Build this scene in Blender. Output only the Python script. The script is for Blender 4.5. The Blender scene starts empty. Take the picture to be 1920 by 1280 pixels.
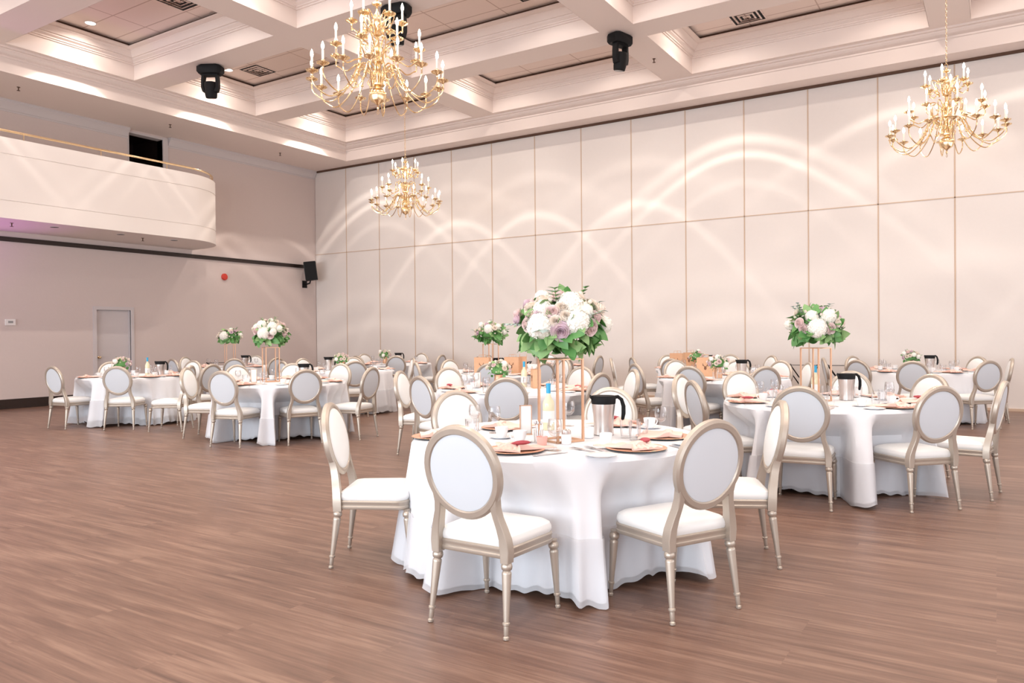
import bpy, math, random
from math import sin, cos, pi, radians as R_, atan2, degrees, hypot, sqrt, floor
from mathutils import Vector, Matrix
random.seed(7)
sc = bpy.context.scene
COL = sc.collection

# ------------------------------------------------------------------ camera
cam = bpy.data.cameras.new('camera')
camo = bpy.data.objects.new('camera', cam); COL.objects.link(camo); sc.camera = camo
cam.sensor_width = 36.0; cam.lens = 1429.065 / 1920 * 36; cam.clip_start = 0.05; cam.clip_end = 100
cR = Vector((0.844394, 0.535649, -0.008841)); cF = Vector((-0.535714, 0.844359, -0.008312)); cU = cR.cross(cF)
camo.matrix_world = Matrix(((cR.x, cU.x, -cF.x, 0), (cR.y, cU.y, -cF.y, 0), (cR.z, cU.z, -cF.z, 1.366), (0, 0, 0, 1)))

# ------------------------------------------------------------------ view, world, daylight
sc.view_settings.view_transform = 'Standard'; sc.view_settings.look = 'None'
sc.view_settings.gamma = 1.0; sc.view_settings.use_curve_mapping = False
sc.view_settings.exposure = -0.55
w = bpy.data.worlds.new('world'); sc.world = w; w.use_nodes = True
w.node_tree.nodes['Background'].inputs[0].default_value = (0.85, 0.92, 1, 1)
w.node_tree.nodes['Background'].inputs[1].default_value = 0.6
cy = sc.cycles
cy.use_denoising = True; cy.max_bounces = 8; cy.diffuse_bounces = 5; cy.glossy_bounces = 4
cy.transmission_bounces = 6; cy.transparent_max_bounces = 12; cy.sample_clamp_indirect = 6; cy.caustics_reflective = False; cy.caustics_refractive = False

def area(name, loc, direction, sx, sy, watts, col):
    l = bpy.data.lights.new(name, 'AREA'); l.shape = 'RECTANGLE'; l.size = sx; l.size_y = sy; l.energy = watts; l.color = col
    o = bpy.data.objects.new(name, l); COL.objects.link(o); o.location = loc
    o.rotation_euler = Vector(direction).to_track_quat('-Z', 'Y').to_euler(); return o
# daylight entering through the row of windows in the wall behind the camera; added fill lamps along the right wall
YN, XR, XL, YF = -7.0, 6.0, -16.45, 15.461
DAY = (0.84, 0.93, 1.0)
for wx in (-13.0, -8.2, -3.4, 1.4):
    area('window_daylight', (wx, YN + .05, 2.3), (0, 1, -.06), 3.6, 3.2, 630, DAY)
for wy in (-3.5, 1.5, 6.5, 11.5):
    area('side_fill_light', (XR - .05, wy, 2.3), (-1, 0, -.06), 3.6, 3.2, 150, (0.97, 0.97, 1.0))
# purple uplighter glow just left of the frame, under the balcony
l = bpy.data.lights.new('purple_uplight', 'SPOT'); l.energy = 260; l.color = (0.75, 0.2, 0.9); l.spot_size = R_(80); l.spot_blend = 1; l.shadow_soft_size = .1
o = bpy.data.objects.new('purple_uplight', l); COL.objects.link(o); o.location = (-15.6, 6.0, .3); o.rotation_euler = (pi, 0, 0)

# ------------------------------------------------------------------ materials
def mat(name, col, rough=.5, metal=0, spec=.5, **kw):
    m = bpy.data.materials.new(name); m.use_nodes = True
    b = m.node_tree.nodes['Principled BSDF']
    b.inputs['Base Color'].default_value = (*col, 1); b.inputs['Roughness'].default_value = rough
    b.inputs['Metallic'].default_value = metal; b.inputs['Specular IOR Level'].default_value = spec
    for k, v in kw.items(): b.inputs[k.replace('_', ' ')].default_value = v
    return m
def noise_col(m, c1, c2, scale=8, detail=3, vec=(1, 1, 1), bump=0, coord='Object', bscale=None):
    nt = m.node_tree; N = nt.nodes; L = nt.links; b = N['Principled BSDF']
    tc = N.new('ShaderNodeTexCoord'); mp = N.new('ShaderNodeMapping'); mp.inputs['Scale'].default_value = vec
    nz = N.new('ShaderNodeTexNoise'); nz.inputs['Scale'].default_value = scale; nz.inputs['Detail'].default_value = detail
    mx = N.new('ShaderNodeMix'); mx.data_type = 'RGBA'
    mx.inputs[6].default_value = (*c1, 1); mx.inputs[7].default_value = (*c2, 1)
    L.new(tc.outputs[coord], mp.inputs[0]); L.new(mp.outputs[0], nz.inputs['Vector']); L.new(nz.outputs['Fac'], mx.inputs[0]); L.new(mx.outputs[2], b.inputs['Base Color'])
    if bump:
        n2 = nz
        if bscale:
            n2 = N.new('ShaderNodeTexNoise'); n2.inputs['Scale'].default_value = bscale; L.new(mp.outputs[0], n2.inputs['Vector'])
        bp = N.new('ShaderNodeBump'); bp.inputs['Strength'].default_value = bump; bp.inputs['Distance'].default_value = .01
        L.new(n2.outputs['Fac'], bp.inputs['Height']); L.new(bp.outputs[0], b.inputs['Normal'])
    return m
M = {}
M['wall'] = noise_col(mat('wall_paint', (.66, .56, .53), .85), (.665, .57, .54), (.645, .55, .52), 30, bump=.15)
M['panel'] = noise_col(mat('panel_fabric', (.79, .735, .70), .8), (.795, .74, .705), (.775, .72, .685), 20, bump=.1, bscale=300)
M['seam'] = mat('tan_seam_trim', (.60, .45, .34), .6)
M['ceil'] = mat('ceiling_paint', (.80, .695, .645), .8)
M['black'] = mat('black_plastic', (.008, .008, .009), .6, 0, .2)
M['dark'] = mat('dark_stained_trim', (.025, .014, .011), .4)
M['darkgap'] = mat('dark_brown_and_gap_shade', (.10, .05, .03), .8)  # own colour of track and sprinklers; painted shade in the coffer reveals
M['door'] = mat('door_paint', (.62, .57, .57), .5)
M['balc'] = mat('balcony_paint', (.84, .78, .74), .7)
M['white'] = mat('white_paint', (.85, .82, .80), .5)
M['brass'] = mat('polished_brass', (.93, .72, .44), .22, 1)
M['champ'] = noise_col(mat('champagne_metal_paint', (.60, .52, .43), .38, .55), (.52, .455, .39), (.47, .41, .35), 14)
M['vinyl'] = mat('white_vinyl', (.81, .815, .81), .45)
M['vinylback'] = mat('pale_grey_back_fabric', (.62, .66, .71), .6)
M['cloth'] = noise_col(mat('white_tablecloth', (.88, .86, .87), .8), (.79, .80, .835), (.765, .775, .815), 5)
M['gold'] = mat('copper_gold_metal', (.72, .44, .29), .32, .8)
M['steel'] = mat('brushed_steel', (.66, .62, .60), .28, 1)
M['silver'] = mat('silver_cutlery', (.62, .62, .64), .2, 1)
M['china'] = mat('white_china', (.86, .86, .87), .2)
M['charger'] = mat('rose_gold_charger', (.80, .43, .29), .35, .5)
M['chargerdark'] = mat('charger_underside', (.06, .035, .03), .5)
M['napkin'] = noise_col(mat('blush_napkin', (.85, .52, .47), .85), (.86, .54, .49), (.84, .66, .57), 12)
M['burg'] = mat('burgundy_petal', (.38, .05, .07), .6)
M['card'] = mat('white_card', (.88, .88, .86), .6)
M['kraft'] = noise_col(mat('kraft_paper', (.66, .40, .25), .8), (.68, .41, .26), (.62, .36, .21), 30)
M['print'] = mat('brown_print', (.20, .09, .05), .8)
M['leaf1'] = noise_col(mat('leaf_green', (.06, .22, .06), .45), (.045, .20, .055), (.16, .36, .10), 9)
M['leaf2'] = noise_col(mat('leaf_light_green', (.2, .38, .14), .5), (.16, .34, .12), (.32, .48, .20), 9)
M['euc'] = mat('eucalyptus_leaf', (.34, .45, .44), .6)
M['hyd'] = mat('hydrangea_white', (.90, .88, .82), .7)
M['rosep'] = noise_col(mat('rose_blush', (.84, .70, .68), .6), (.86, .74, .71), (.82, .64, .64), 20)
M['rosel'] = noise_col(mat('rose_lavender', (.78, .64, .68), .6), (.80, .68, .72), (.72, .54, .62), 20)
M['rosew'] = mat('rose_cream', (.88, .80, .72), .6)
M['blue'] = mat('blue_capsule', (.03, .36, .62), .35)
M['wine'] = mat('pale_wine_bottle', (.80, .74, .52), .15)
M['red'] = mat('red_alarm', (.62, .05, .03), .4)
M['pink'] = mat('pink_glass', (.8, .42, .36), .2)
M['screen'] = mat('grey_screen', (.3, .3, .3), .3)
g = mat('clear_glass', (1, 1, 1), .02); gb = g.node_tree
for n in list(gb.nodes):
    if n.type != 'OUTPUT_MATERIAL': gb.nodes.remove(n)
go = [n for n in gb.nodes if n.type == 'OUTPUT_MATERIAL'][0]
tr = gb.nodes.new('ShaderNodeBsdfTransparent'); tr.inputs[0].default_value = (.985, .985, .99, 1)
gl = gb.nodes.new('ShaderNodeBsdfGlossy'); gl.inputs['Roughness'].default_value = .03
fr = gb.nodes.new('ShaderNodeLayerWeight'); fr.inputs[0].default_value = .22
ms = gb.nodes.new('ShaderNodeMixShader')
gb.links.new(fr.outputs['Facing'], ms.inputs[0]); gb.links.new(tr.outputs[0], ms.inputs[1]); gb.links.new(gl.outputs[0], ms.inputs[2]); gb.links.new(ms.outputs[0], go.inputs[0])
M['glass'] = g
# sheer organza of the overlay hem
s = mat('sheer_organza', (.78, .79, .83), .8); nt = s.node_tree
tr = nt.nodes.new('ShaderNodeBsdfTransparent'); ms = nt.nodes.new('ShaderNodeMixShader'); ms.inputs[0].default_value = .55
out = [n for n in nt.nodes if n.type == 'OUTPUT_MATERIAL'][0]
nt.links.new(tr.outputs[0], ms.inputs[1]); nt.links.new(nt.nodes['Principled BSDF'].outputs[0], ms.inputs[2]); nt.links.new(ms.outputs[0], out.inputs[0])
M['sheer'] = s
def emis(name, col, st):
    m = mat(name, col); b = m.node_tree.nodes['Principled BSDF']
    b.inputs['Emission Color'].default_value = (*col, 1); b.inputs['Emission Strength'].default_value = st; return m
M['bulb'] = emis('lit_candle_bulb', (1, .83, .60), 42)
M['lens'] = emis('lit_downlight_lens', (1, .93, .84), 8)
M['candle'] = mat('ivory_candle_sleeve', (.92, .86, .80), .5, Emission_Color=(1, .85, .7, 1), Emission_Strength=.25)
M['candle'].node_tree.nodes['Principled BSDF'].inputs['Emission Strength'].default_value = 0

# ceiling tiles
m = mat('acoustic_tile', (.70, .58, .52), .9); nt = m.node_tree
tc = nt.nodes.new('ShaderNodeTexCoord'); br = nt.nodes.new('ShaderNodeTexBrick')
br.offset = 0; br.inputs['Scale'].default_value = 1; br.inputs['Brick Width'].default_value = 1.22; br.inputs['Row Height'].default_value = .61
br.inputs['Mortar Size'].default_value = .012; br.inputs['Color1'].default_value = (.86, .74, .68, 1); br.inputs['Color2'].default_value = (.85, .73, .67, 1); br.inputs['Mortar'].default_value = (.58, .45, .39, 1)
nt.links.new(tc.outputs['Object'], br.inputs['Vector']); nt.links.new(br.outputs['Color'], nt.nodes['Principled BSDF'].inputs['Base Color'])
M['tile'] = m

# floor: vinyl planks running parallel to the panel wall (world X)
m = mat('vinyl_plank_floor', (.3, .19, .14), .38, spec=.45); nt = m.node_tree; N = nt.nodes; L = nt.links; b = N['Principled BSDF']
tc = N.new('ShaderNodeTexCoord')
br = N.new('ShaderNodeTexBrick'); br.inputs['Scale'].default_value = 1; br.inputs['Brick Width'].default_value = 1.5; br.inputs['Row Height'].default_value = .2
br.inputs['Mortar Size'].default_value = .0009; br.inputs['Mortar Smooth'].default_value = .3; br.inputs['Bias'].default_value = 0
br.inputs['Color1'].default_value = (.0, .0, .0, 1); br.inputs['Color2'].default_value = (1, 1, 1, 1); br.inputs['Mortar'].default_value = (.1, .1, .1, 1)
L.new(tc.outputs['Object'], br.inputs['Vector'])
def streak(sx, sy, scale, det):
    mp = N.new('ShaderNodeMapping'); mp.inputs['Scale'].default_value = (sx, sy, 1)
    nz = N.new('ShaderNodeTexNoise'); nz.inputs['Scale'].default_value = scale; nz.inputs['Detail'].default_value = det; nz.inputs['Roughness'].default_value = .6
    off = N.new('ShaderNodeVectorMath'); off.operation = 'MULTIPLY_ADD'; off.inputs[1].default_value = (.55, .22, 0)
    L.new(br.outputs['Color'], off.inputs[0]); L.new(tc.outputs['Object'], off.inputs[2]); L.new(off.outputs[0], mp.inputs[0]); L.new(mp.outputs[0], nz.inputs['Vector']); return nz
s1 = streak(.55, 7.0, 2.0, 8); s2 = streak(1.1, 30, 2.0, 6)
add = N.new('ShaderNodeMath'); add.operation = 'MULTIPLY_ADD'; add.inputs[1].default_value = .6; L.new(s2.outputs['Fac'], add.inputs[0]); L.new(s1.outputs['Fac'], add.inputs[2])
ramp = N.new('ShaderNodeValToRGB'); L.new(add.outputs[0], ramp.inputs[0])
e = ramp.color_ramp.elements; e[0].position = .52; e[0].color = (.100, .052, .037, 1); e[1].position = 1.08; e[1].color = (.262, .160, .115, 1)
k = ramp.color_ramp.elements.new(.80); k.color = (.178, .099, .070, 1)
L.new(ramp.outputs[0], b.inputs['Base Color'])
bp = N.new('ShaderNodeBump'); bp.inputs['Strength'].default_value = .12; bp.inputs['Distance'].default_value = .004; L.new(s2.outputs['Fac'], bp.inputs['Height']); L.new(bp.outputs[0], b.inputs['Normal'])
M['floor'] = m

# ------------------------------------------------------------------ mesh collector
class MB:
    def __init__(s): s.v = []; s.f = []; s.mi = []; s.sm = []
    def add(s, v, f, mi=0, smooth=True, mx=None):
        o = len(s.v)
        s.v += [tuple(mx @ Vector(p)) for p in v] if mx is not None else [tuple(p) for p in v]
        s.f += [tuple(i + o for i in q) for q in f]; s.mi += [mi] * len(f); s.sm += [smooth] * len(f); return s
    def box(s, x0, y0, z0, x1, y1, z1, mi=0, mx=None):
        v = [(x, y, z) for z in (z0, z1) for y in (y0, y1) for x in (x0, x1)]
        return s.add(v, [(0, 2, 3, 1), (4, 5, 7, 6), (0, 1, 5, 4), (2, 6, 7, 3), (0, 4, 6, 2), (1, 3, 7, 5)], mi, False, mx)
    def lathe(s, prof, seg=16, mi=0, mx=None, cap=True, smooth=True):
        v = []; f = []
        for (r, z) in prof:
            for k in range(seg): a = 2 * pi * k / seg; v.append((r * cos(a), r * sin(a), z))
        n = len(prof)
        for i in range(n - 1):
            for k in range(seg):
                k2 = (k + 1) % seg; f.append((i * seg + k, i * seg + k2, (i + 1) * seg + k2, (i + 1) * seg + k))
        if cap:
            f.append(tuple(range(seg - 1, -1, -1))); f.append(tuple((n - 1) * seg + k for k in range(seg)))
        return s.add(v, f, mi, smooth, mx)
    def tube(s, pts, r, seg=8, mi=0, mx=None, closed=False, cap=True):
        pts = [Vector(p) for p in pts]; n = len(pts); v = []; f = []
        rr = r if isinstance(r, (list, tuple)) else [r] * n
        up = None
        for i, p in enumerate(pts):
            a = pts[i - 1] if i else (pts[-1] if closed else p); c = pts[(i + 1) % n] if (i < n - 1 or closed) else p
            t = (c - a).normalized()
            if up is None: up = Vector((0, 0, 1)) if abs(t.z) < .9 else Vector((1, 0, 0))
            x = t.cross(up).normalized(); y = x.cross(t).normalized(); up = y
            for k in range(seg): an = 2 * pi * k / seg; v.append(p + x * cos(an) * rr[i] + y * sin(an) * rr[i])
        m = n if closed else n - 1
        for i in range(m):
            j = (i + 1) % n
            for k in range(seg): k2 = (k + 1) % seg; f.append((i * seg + k, i * seg + k2, j * seg + k2, j * seg + k))
        if cap and not closed:
            f.append(tuple(range(seg - 1, -1, -1))); f.append(tuple((n - 1) * seg + k for k in range(seg)))
        return s.add(v, f, mi, True, mx)
    def rings(s, rings, mi=0, closed=True, cap0=False, cap1=False, smooth=True, mx=None):
        n = len(rings[0]); v = [p for r in rings for p in r]; f = []
        for i in range(len(rings) - 1):
            for k in range(n if closed else n - 1):
                k2 = (k + 1) % n; f.append((i * n + k, i * n + k2, (i + 1) * n + k2, (i + 1) * n + k))
        if cap0: f.append(tuple(range(n - 1, -1, -1)))
        if cap1: f.append(tuple((len(rings) - 1) * n + k for k in range(n)))
        return s.add(v, f, mi, smooth, mx)
    def mesh(s, name, mats):
        me = bpy.data.meshes.new(name); me.from_pydata(s.v, [], s.f); me.update()
        for m_ in (mats if isinstance(mats, (list, tuple)) else [mats]): me.materials.append(m_)
        me.polygons.foreach_set('material_index', s.mi); me.polygons.foreach_set('use_smooth', s.sm); me.set_sharp_from_angle(angle=.62); me.update(); return me
    def build(s, name, mats, parent=None, loc=None):
        return link(name, s.mesh(name, mats), parent, loc)
def link(name, me, parent=None, loc=None):
    o = bpy.data.objects.new(name, me); COL.objects.link(o)
    if parent: o.parent = parent
    if loc: o.location = loc
    return o
def tag(o, label=None, cat=None, group=None, kind=None):
    if label: o['label'] = label
    if cat: o['category'] = cat
    if group: o['group'] = group
    if kind: o['kind'] = kind
    return o
def empty(name, loc=(0, 0, 0), rz=0):
    o = bpy.data.objects.new(name, None); COL.objects.link(o); o.location = loc; o.rotation_euler = (0, 0, rz); o.empty_display_size = .1; return o
def dup(src, loc, rz=0, sc_=1):
    def cp(o, par):
        c = o.copy(); COL.objects.link(c)
        if par: c.parent = par
        for ch in KIDS.get(o.name, []): cp(ch, c)
        return c
    r = cp(src, None); r.location = loc; r.rotation_euler = (0, 0, rz); r.scale = (sc_, sc_, sc_); return r
KIDS = {}
def register(root):
    def walk(o):
        ks = [c for c in bpy.data.objects if c.parent == o]
        if ks: KIDS[o.name] = ks
        for c in ks: walk(c)
    walk(root)
class Proto:
    'a built thing whose first use is the thing itself and later uses are copies of it and of its parts'
    def __init__(s, root): s.root = root; s.used = False; register(root)
    def put(s, loc, rz, label, cat, group, sc_=1):
        if s.used: o = dup(s.root, loc, rz, sc_)
        else: o = s.root; s.used = True; o.location = loc; o.rotation_euler = (0, 0, rz); o.scale = (sc_, sc_, sc_)
        o['label'] = label; o['category'] = cat
        if group: o['group'] = group
        elif 'group' in o: del o['group']
        return o
def struct(o): o['kind'] = 'structure'; return o
T = Matrix.Translation
def RX(a): return Matrix.Rotation(a, 4, 'X')
def RY(a): return Matrix.Rotation(a, 4, 'Y')
def RZ(a): return Matrix.Rotation(a, 4, 'Z')

# ------------------------------------------------------------------ the room
struct(MB().box(XL - .5, YN - .5, -.2, XR + .5, YF + .6, 0).build('floor', M['floor']))
ZS = 6.08                                       # soffit underside, top of the panel wall
# far wall: movable floor-to-ceiling panels
mb = MB(); mb.box(XL - .3, YF + .05, 0, XR + .3, YF + .3, 7.6, 1)
X0 = XL; W = 1.2197; ZM = 3.711
nP = 19
for i in range(nP):
    for (a, b_) in ((.03, ZM), (ZM, ZS - .035)):
        x0 = X0 + i * W + .012; x1 = X0 + (i + 1) * W - .012
        mb.box(x0, YF, a + .008, min(x1, XR), YF + .06, b_ - .008, 0)
struct(mb.build('wall_far', [M['panel'], M['seam']]))
mb = MB()
for i in range(1, nP):
    x = X0 + i * W; mb.box(x - .011, YF - .006, 0, x + .011, YF + .01, ZS - .04)
mb.box(XL, YF - .006, ZM - .009, XR, YF + .01, ZM + .009)
mb.box(XL, YF - .02, 0, XR, YF, .045)
struct(mb.build('trim_1', M['seam']))
struct(MB().box(XL, YF - .05, ZS - .045, XR, YF + .05, ZS + .01).build('trim_2', M['darkgap']))
# left wall with a door opening below and a dark doorway onto the balcony
mb = MB(); t = .2
DY0, DY1, DZ = 9.12, 9.90, 2.0
BY0, BY1 = 9.90, 10.73; BZ0, BZ1 = 3.6, 6.02
def wl(y0, y1, z0, z1): mb.box(XL - t, y0, z0, XL, y1, z1)
wl(YN, DY0, 0, BZ0); wl(DY0, DY1, DZ, BZ0); wl(DY1, YF, 0, BZ0)
wl(YN, BY0, BZ0, 7.6); wl(BY1, YF + .3, BZ0, 7.6); wl(BY0, BY1, BZ1, 7.6)
struct(mb.build('wall_left', M['wall']))
struct(MB().box(XR, YN, 0, XR + .2, YF, .75).box(XR, YN, 3.95, XR + .2, YF, 7.6).build('wall_right', M['wall']))
mb = MB()
for a, b_ in ((-7, -5.3), (-1.7, -.3), (3.3, 4.7), (8.3, 9.7), (13.3, YF)): mb.box(XR, a, .75, XR + .2, b_, 3.95)
struct(mb.build('wall_right', M['wall']))
mb = MB(); mb.box(XL, YN - .2, 0, XR, YN, .7); mb.box(XL, YN - .2, 3.9, XR, YN, 7.6)
for a, b_ in ((XL, -14.8), (-11.2, -10), (-6.4, -5.2), (-1.6, -.4), (3.2, XR)): mb.box(a, YN - .2, .7, b_, YN, 3.9)
struct(mb.build('wall_near', M['wall']))
for n_, wx in enumerate((-13.0, -8.2, -3.4, 1.4)):
    mb = MB()
    for a in (-1.8, -.63, .57, 1.74): mb.box(wx + a, YN - .14, .7, wx + a + .06, YN - .08, 3.9)
    for z_ in (.7, 2.2, 3.84): mb.box(wx - 1.8, YN - .14, z_, wx + 1.8, YN - .08, z_ + .06)
    struct(mb.build('window_%d' % (n_ + 1), M['white']))
# door in the left wall
fr_ = MB()
fr_.box(XL - .02, DY0 - .07, 0, XL + .025, DY0, DZ + .07).box(XL - .02, DY1, 0, XL + .025, DY1 + .07, DZ + .07).box(XL - .02, DY0, DZ, XL + .025, DY1, DZ + .07)
fr_.box(XL - .2, DY0, 0, XL - .02, DY0 + .012, DZ).box(XL - .2, DY1 - .012, 0, XL - .02, DY1, DZ).box(XL - .2, DY0, DZ - .012, XL - .02, DY1, DZ)
dr = empty('door_1', (0, 0, 0)); struct(dr)
fr_.build('door_frame', M['door'], dr)
lf = MB(); lf.box(XL - .10, DY0 + .014, .01, XL - .065, DY1 - .014, DZ - .014)
dw = DY1 - DY0 - .028
for (z0, z1) in ((.16, .78), (.92, 1.50), (1.62, 1.88)):
    for k in (0, 1):
        a = DY0 + .014 + .09 + k * (dw / 2 - .02); b_ = a + dw / 2 - .14
        lf.rings([[(XL - .0645, a, z0), (XL - .0645, b_, z0), (XL - .0645, b_, z1), (XL - .0645, a, z1)],
                  [(XL - .080, a + .02, z0 + .02), (XL - .080, b_ - .02, z0 + .02), (XL - .080, b_ - .02, z1 - .02), (XL - .080, a + .02, z1 - .02)],
                  [(XL - .066, a + .05, z0 + .05), (XL - .066, b_ - .05, z0 + .05), (XL - .066, b_ - .05, z1 - .05), (XL - .066, a + .05, z1 - .05)]], cap1=True, smooth=False)
        for q in ((a, z0, b_, z0 + .006), (a, z1 - .006, b_, z1)): lf.box(XL - .066, q[0], q[1], XL - .061, q[2], q[3])
lf.build('door_leaf', M['door'], dr)
MB().lathe([(.024, 0), (.026, .006), (.01, .01), (.01, .035), (.026, .045), (.030, .06), (.02, .075), (.005, .078)], 14, mx=T((XL - .066, DY0 + .08, .96)) @ RY(pi / 2)).build('door_knob', M['brass'], dr)
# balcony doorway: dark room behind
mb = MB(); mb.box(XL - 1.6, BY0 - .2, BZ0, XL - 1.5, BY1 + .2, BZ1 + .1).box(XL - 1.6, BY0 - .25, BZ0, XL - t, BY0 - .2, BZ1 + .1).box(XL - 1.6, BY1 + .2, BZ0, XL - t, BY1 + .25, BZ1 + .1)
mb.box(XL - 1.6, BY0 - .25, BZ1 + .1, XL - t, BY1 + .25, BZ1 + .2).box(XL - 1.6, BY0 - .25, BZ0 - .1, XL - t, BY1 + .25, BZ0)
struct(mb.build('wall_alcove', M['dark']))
struct(MB().box(XL - .2, BY1, BZ0, XL + .03, BY1 + .13, BZ1 + .03).box(XL - .2, BY0 - .02, BZ0, XL + .01, BY0 + .012, BZ1).box(XL - .2, BY0, BZ1 - .02, XL + .02, BY1, BZ1 + .02).build('door_2', M['door']))
# crown moulding under the soffit of the left wall
def crown(y0, y1, name):
    pr = [(0, 5.86), (.012, 5.86), (.012, 5.89), (.03, 5.90), (.05, 5.95), (.085, 6.0), (.12, 6.03), (.12, 6.06), (.135, 6.06), (.135, 6.079), (0, 6.079)]
    mb = MB(); mb.rings([[(XL + a, y, z) for a, z in pr] for y in (y0, y1)], cap0=True, cap1=True, smooth=False)
    struct(mb.build(name, M['door']))
crown(YN, BY0 - .02, 'trim_3'); crown(BY1 + .14, YF - .02, 'trim_4')
struct(MB().box(XL, YN, 3.30, XL + .035, 15.0, 3.39).box(XL, YN, 3.375, XL + .05, 15.0, 3.39).build('trim_5', M['dark']))
mb = MB(); mb.box(XL, YN, 0, XL + .02, DY0 - .08, .19).box(XL, DY1 + .08, 0, XL + .02, YF - .02, .19); mb.box(XL, YN, 0, XL + .03, DY0 - .08, .03)
struct(mb.build('baseboard_left', M['dark']))

# ------------------------------------------------------------------ ceiling: soffit, cornice, coffers
ZB, ZT = 6.50, 7.05
SX, SY = -14.72, 14.97
mb = MB()
mb.box(XL, YN, ZS, SX, YF, 7.5); mb.box(SX, SY, ZS, XR, YF + .3, 7.5)
mb.box(4.3, YN, ZS, XR + .2, SY, 7.5); mb.box(SX, YN, ZS, 4.3, -5.4, 7.5)
def loft(mb, x0, y0, x1, y1, prof, mi=0):
    mb.rings([[(x0 + i_, y0 + i_, z), (x1 - i_, y0 + i_, z), (x1 - i_, y1 - i_, z), (x0 + i_, y1 - i_, z)] for i_, z in prof], mi, smooth=False)
loft(mb, SX, -5.4, 4.3, SY, [(.003, 6.33), (.02, 6.34), (.02, 6.37), (.06, 6.385), (.09, 6.42), (.11, 6.43), (.11, 6.46), (.15, 6.465), (.15, 6.501)])
CX = [(-14.47, -10.37), (-9.80, -5.67), (-5.06, -.93), (-.33, 3.8)]
CY = [(-5.0, -3.0), (-2.30, .0), (.62, 2.96), (3.56, 5.90), (6.50, 8.85), (9.46, 11.80), (12.40, 14.70)]
xs = [SX] + [v for c in CX for v in c] + [4.3]; ys = [-5.4] + [v for c in CY for v in c] + [SY]
for i in range(len(xs) - 1):
    for j in range(len(ys) - 1):
        if i % 2 == 1 and j % 2 == 1: continue
        mb.box(xs[i], ys[j], ZB, xs[i + 1], ys[j + 1], 7.4)
for cx in CX:
    for cyy in CY:
        loft(mb, cx[0], cyy[0], cx[1], cyy[1], [(.004, ZB + .0005), (.004, 6.79), (.025, 6.79), (.025, 6.82), (.045, 6.82), (.045, 6.845), (.09, 6.87), (.09, 6.90), (.115, 6.90), (.15, 6.96), (.19, 6.99), (.19, 7.01), (.26, 7.035), (.26, 7.06)])
        loft(mb, cx[0], cyy[0], cx[1], cyy[1], [(.26, 7.06), (.20, 7.065), (.20, 7.13)], 1)  # shade in the reveal above the lip put in as a dark strip
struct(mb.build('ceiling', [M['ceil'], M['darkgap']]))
for cx in CX:
    for cyy in CY:
        o = MB().box(.2, .2, 0, cx[1] - cx[0] - .2, cyy[1] - cyy[0] - .2, .05).build('ceiling_tile', M['tile'], loc=(cx[0], cyy[0], 7.115)); struct(o)

# downlights
def downlight_profile(l, rings_):
    l.use_nodes = True; nt = l.node_tree; N = nt.nodes; L = nt.links
    em = [n for n in N if n.type == 'EMISSION'][0]
    tc = N.new('ShaderNodeTexCoord'); sp = N.new('ShaderNodeSeparateXYZ'); L.new(tc.outputs['Normal'], sp.inputs[0])
    ab = N.new('ShaderNodeMath'); ab.operation = 'ABSOLUTE'; L.new(sp.outputs['Z'], ab.inputs[0])
    ac = N.new('ShaderNodeMath'); ac.operation = 'ARCCOSINE'; L.new(ab.outputs[0], ac.inputs[0])
    dg = N.new('ShaderNodeMath'); dg.operation = 'DEGREES'; L.new(ac.outputs[0], dg.inputs[0])
    rp = N.new('ShaderNodeMapRange'); rp.interpolation_type = 'SMOOTHSTEP'; rp.inputs[1].default_value = 30; rp.inputs[2].default_value = 62; rp.inputs[3].default_value = 1; rp.inputs[4].default_value = .22
    L.new(dg.outputs[0], rp.inputs[0]); last = rp.outputs[0]
    for (c, wd, amp) in rings_:
        a = N.new('ShaderNodeMath'); a.operation = 'SUBTRACT'; a.inputs[1].default_value = c; L.new(dg.outputs[0], a.inputs[0])
        d = N.new('ShaderNodeMath'); d.operation = 'DIVIDE'; d.inputs[1].default_value = wd; L.new(a.outputs[0], d.inputs[0])
        p = N.new('ShaderNodeMath'); p.operation = 'MULTIPLY'; L.new(d.outputs[0], p.inputs[0]); L.new(d.outputs[0], p.inputs[1])
        n_ = N.new('ShaderNodeMath'); n_.operation = 'MULTIPLY'; n_.inputs[1].default_value = -1; L.new(p.outputs[0], n_.inputs[0])
        e_ = N.new('ShaderNodeMath'); e_.operation = 'EXPONENT'; L.new(n_.outputs[0], e_.inputs[0])
        q = N.new('ShaderNodeMath'); q.operation = 'MULTIPLY_ADD'; q.inputs[1].default_value = amp; L.new(e_.outputs[0], q.inputs[0]); L.new(last, q.inputs[2]); last = q.outputs[0]
    L.new(last, em.inputs['Strength'])
LIGHTCOL = (1, .90, .80)
spotW = bpy.data.lights.new('downlight_lamp_wide', 'SPOT'); spotN = bpy.data.lights.new('downlight_lamp', 'SPOT'); spotF = bpy.data.lights.new('downlight_lamp_faint', 'SPOT')
for l, rg in ((spotW, [(46.5, 1.6, 1.3), (42, 1.0, 2.1), (35.5, .9, .8)]), (spotF, [(48, 1.6, 1.0), (38, 1.5, .35)]), (spotN, [(33.5, .9, 2.0), (44, 2, .4)])):
    l.energy = 210; l.color = LIGHTCOL; l.spot_size = R_(160); l.spot_blend = .3; l.shadow_soft_size = .035
    downlight_profile(l, rg)
r_ = empty('downlight'); MB().lathe([(.10, 0), (.11, -.004), (.105, -.008), (.085, -.006), (.085, .004)], 24, cap=False).build('trim_ring', M['white'], r_)
MB().lathe([(.085, -.003), (.001, -.003)], 24, cap=False).build('lens', M['lens'], r_)
DL = Proto(r_)
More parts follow.
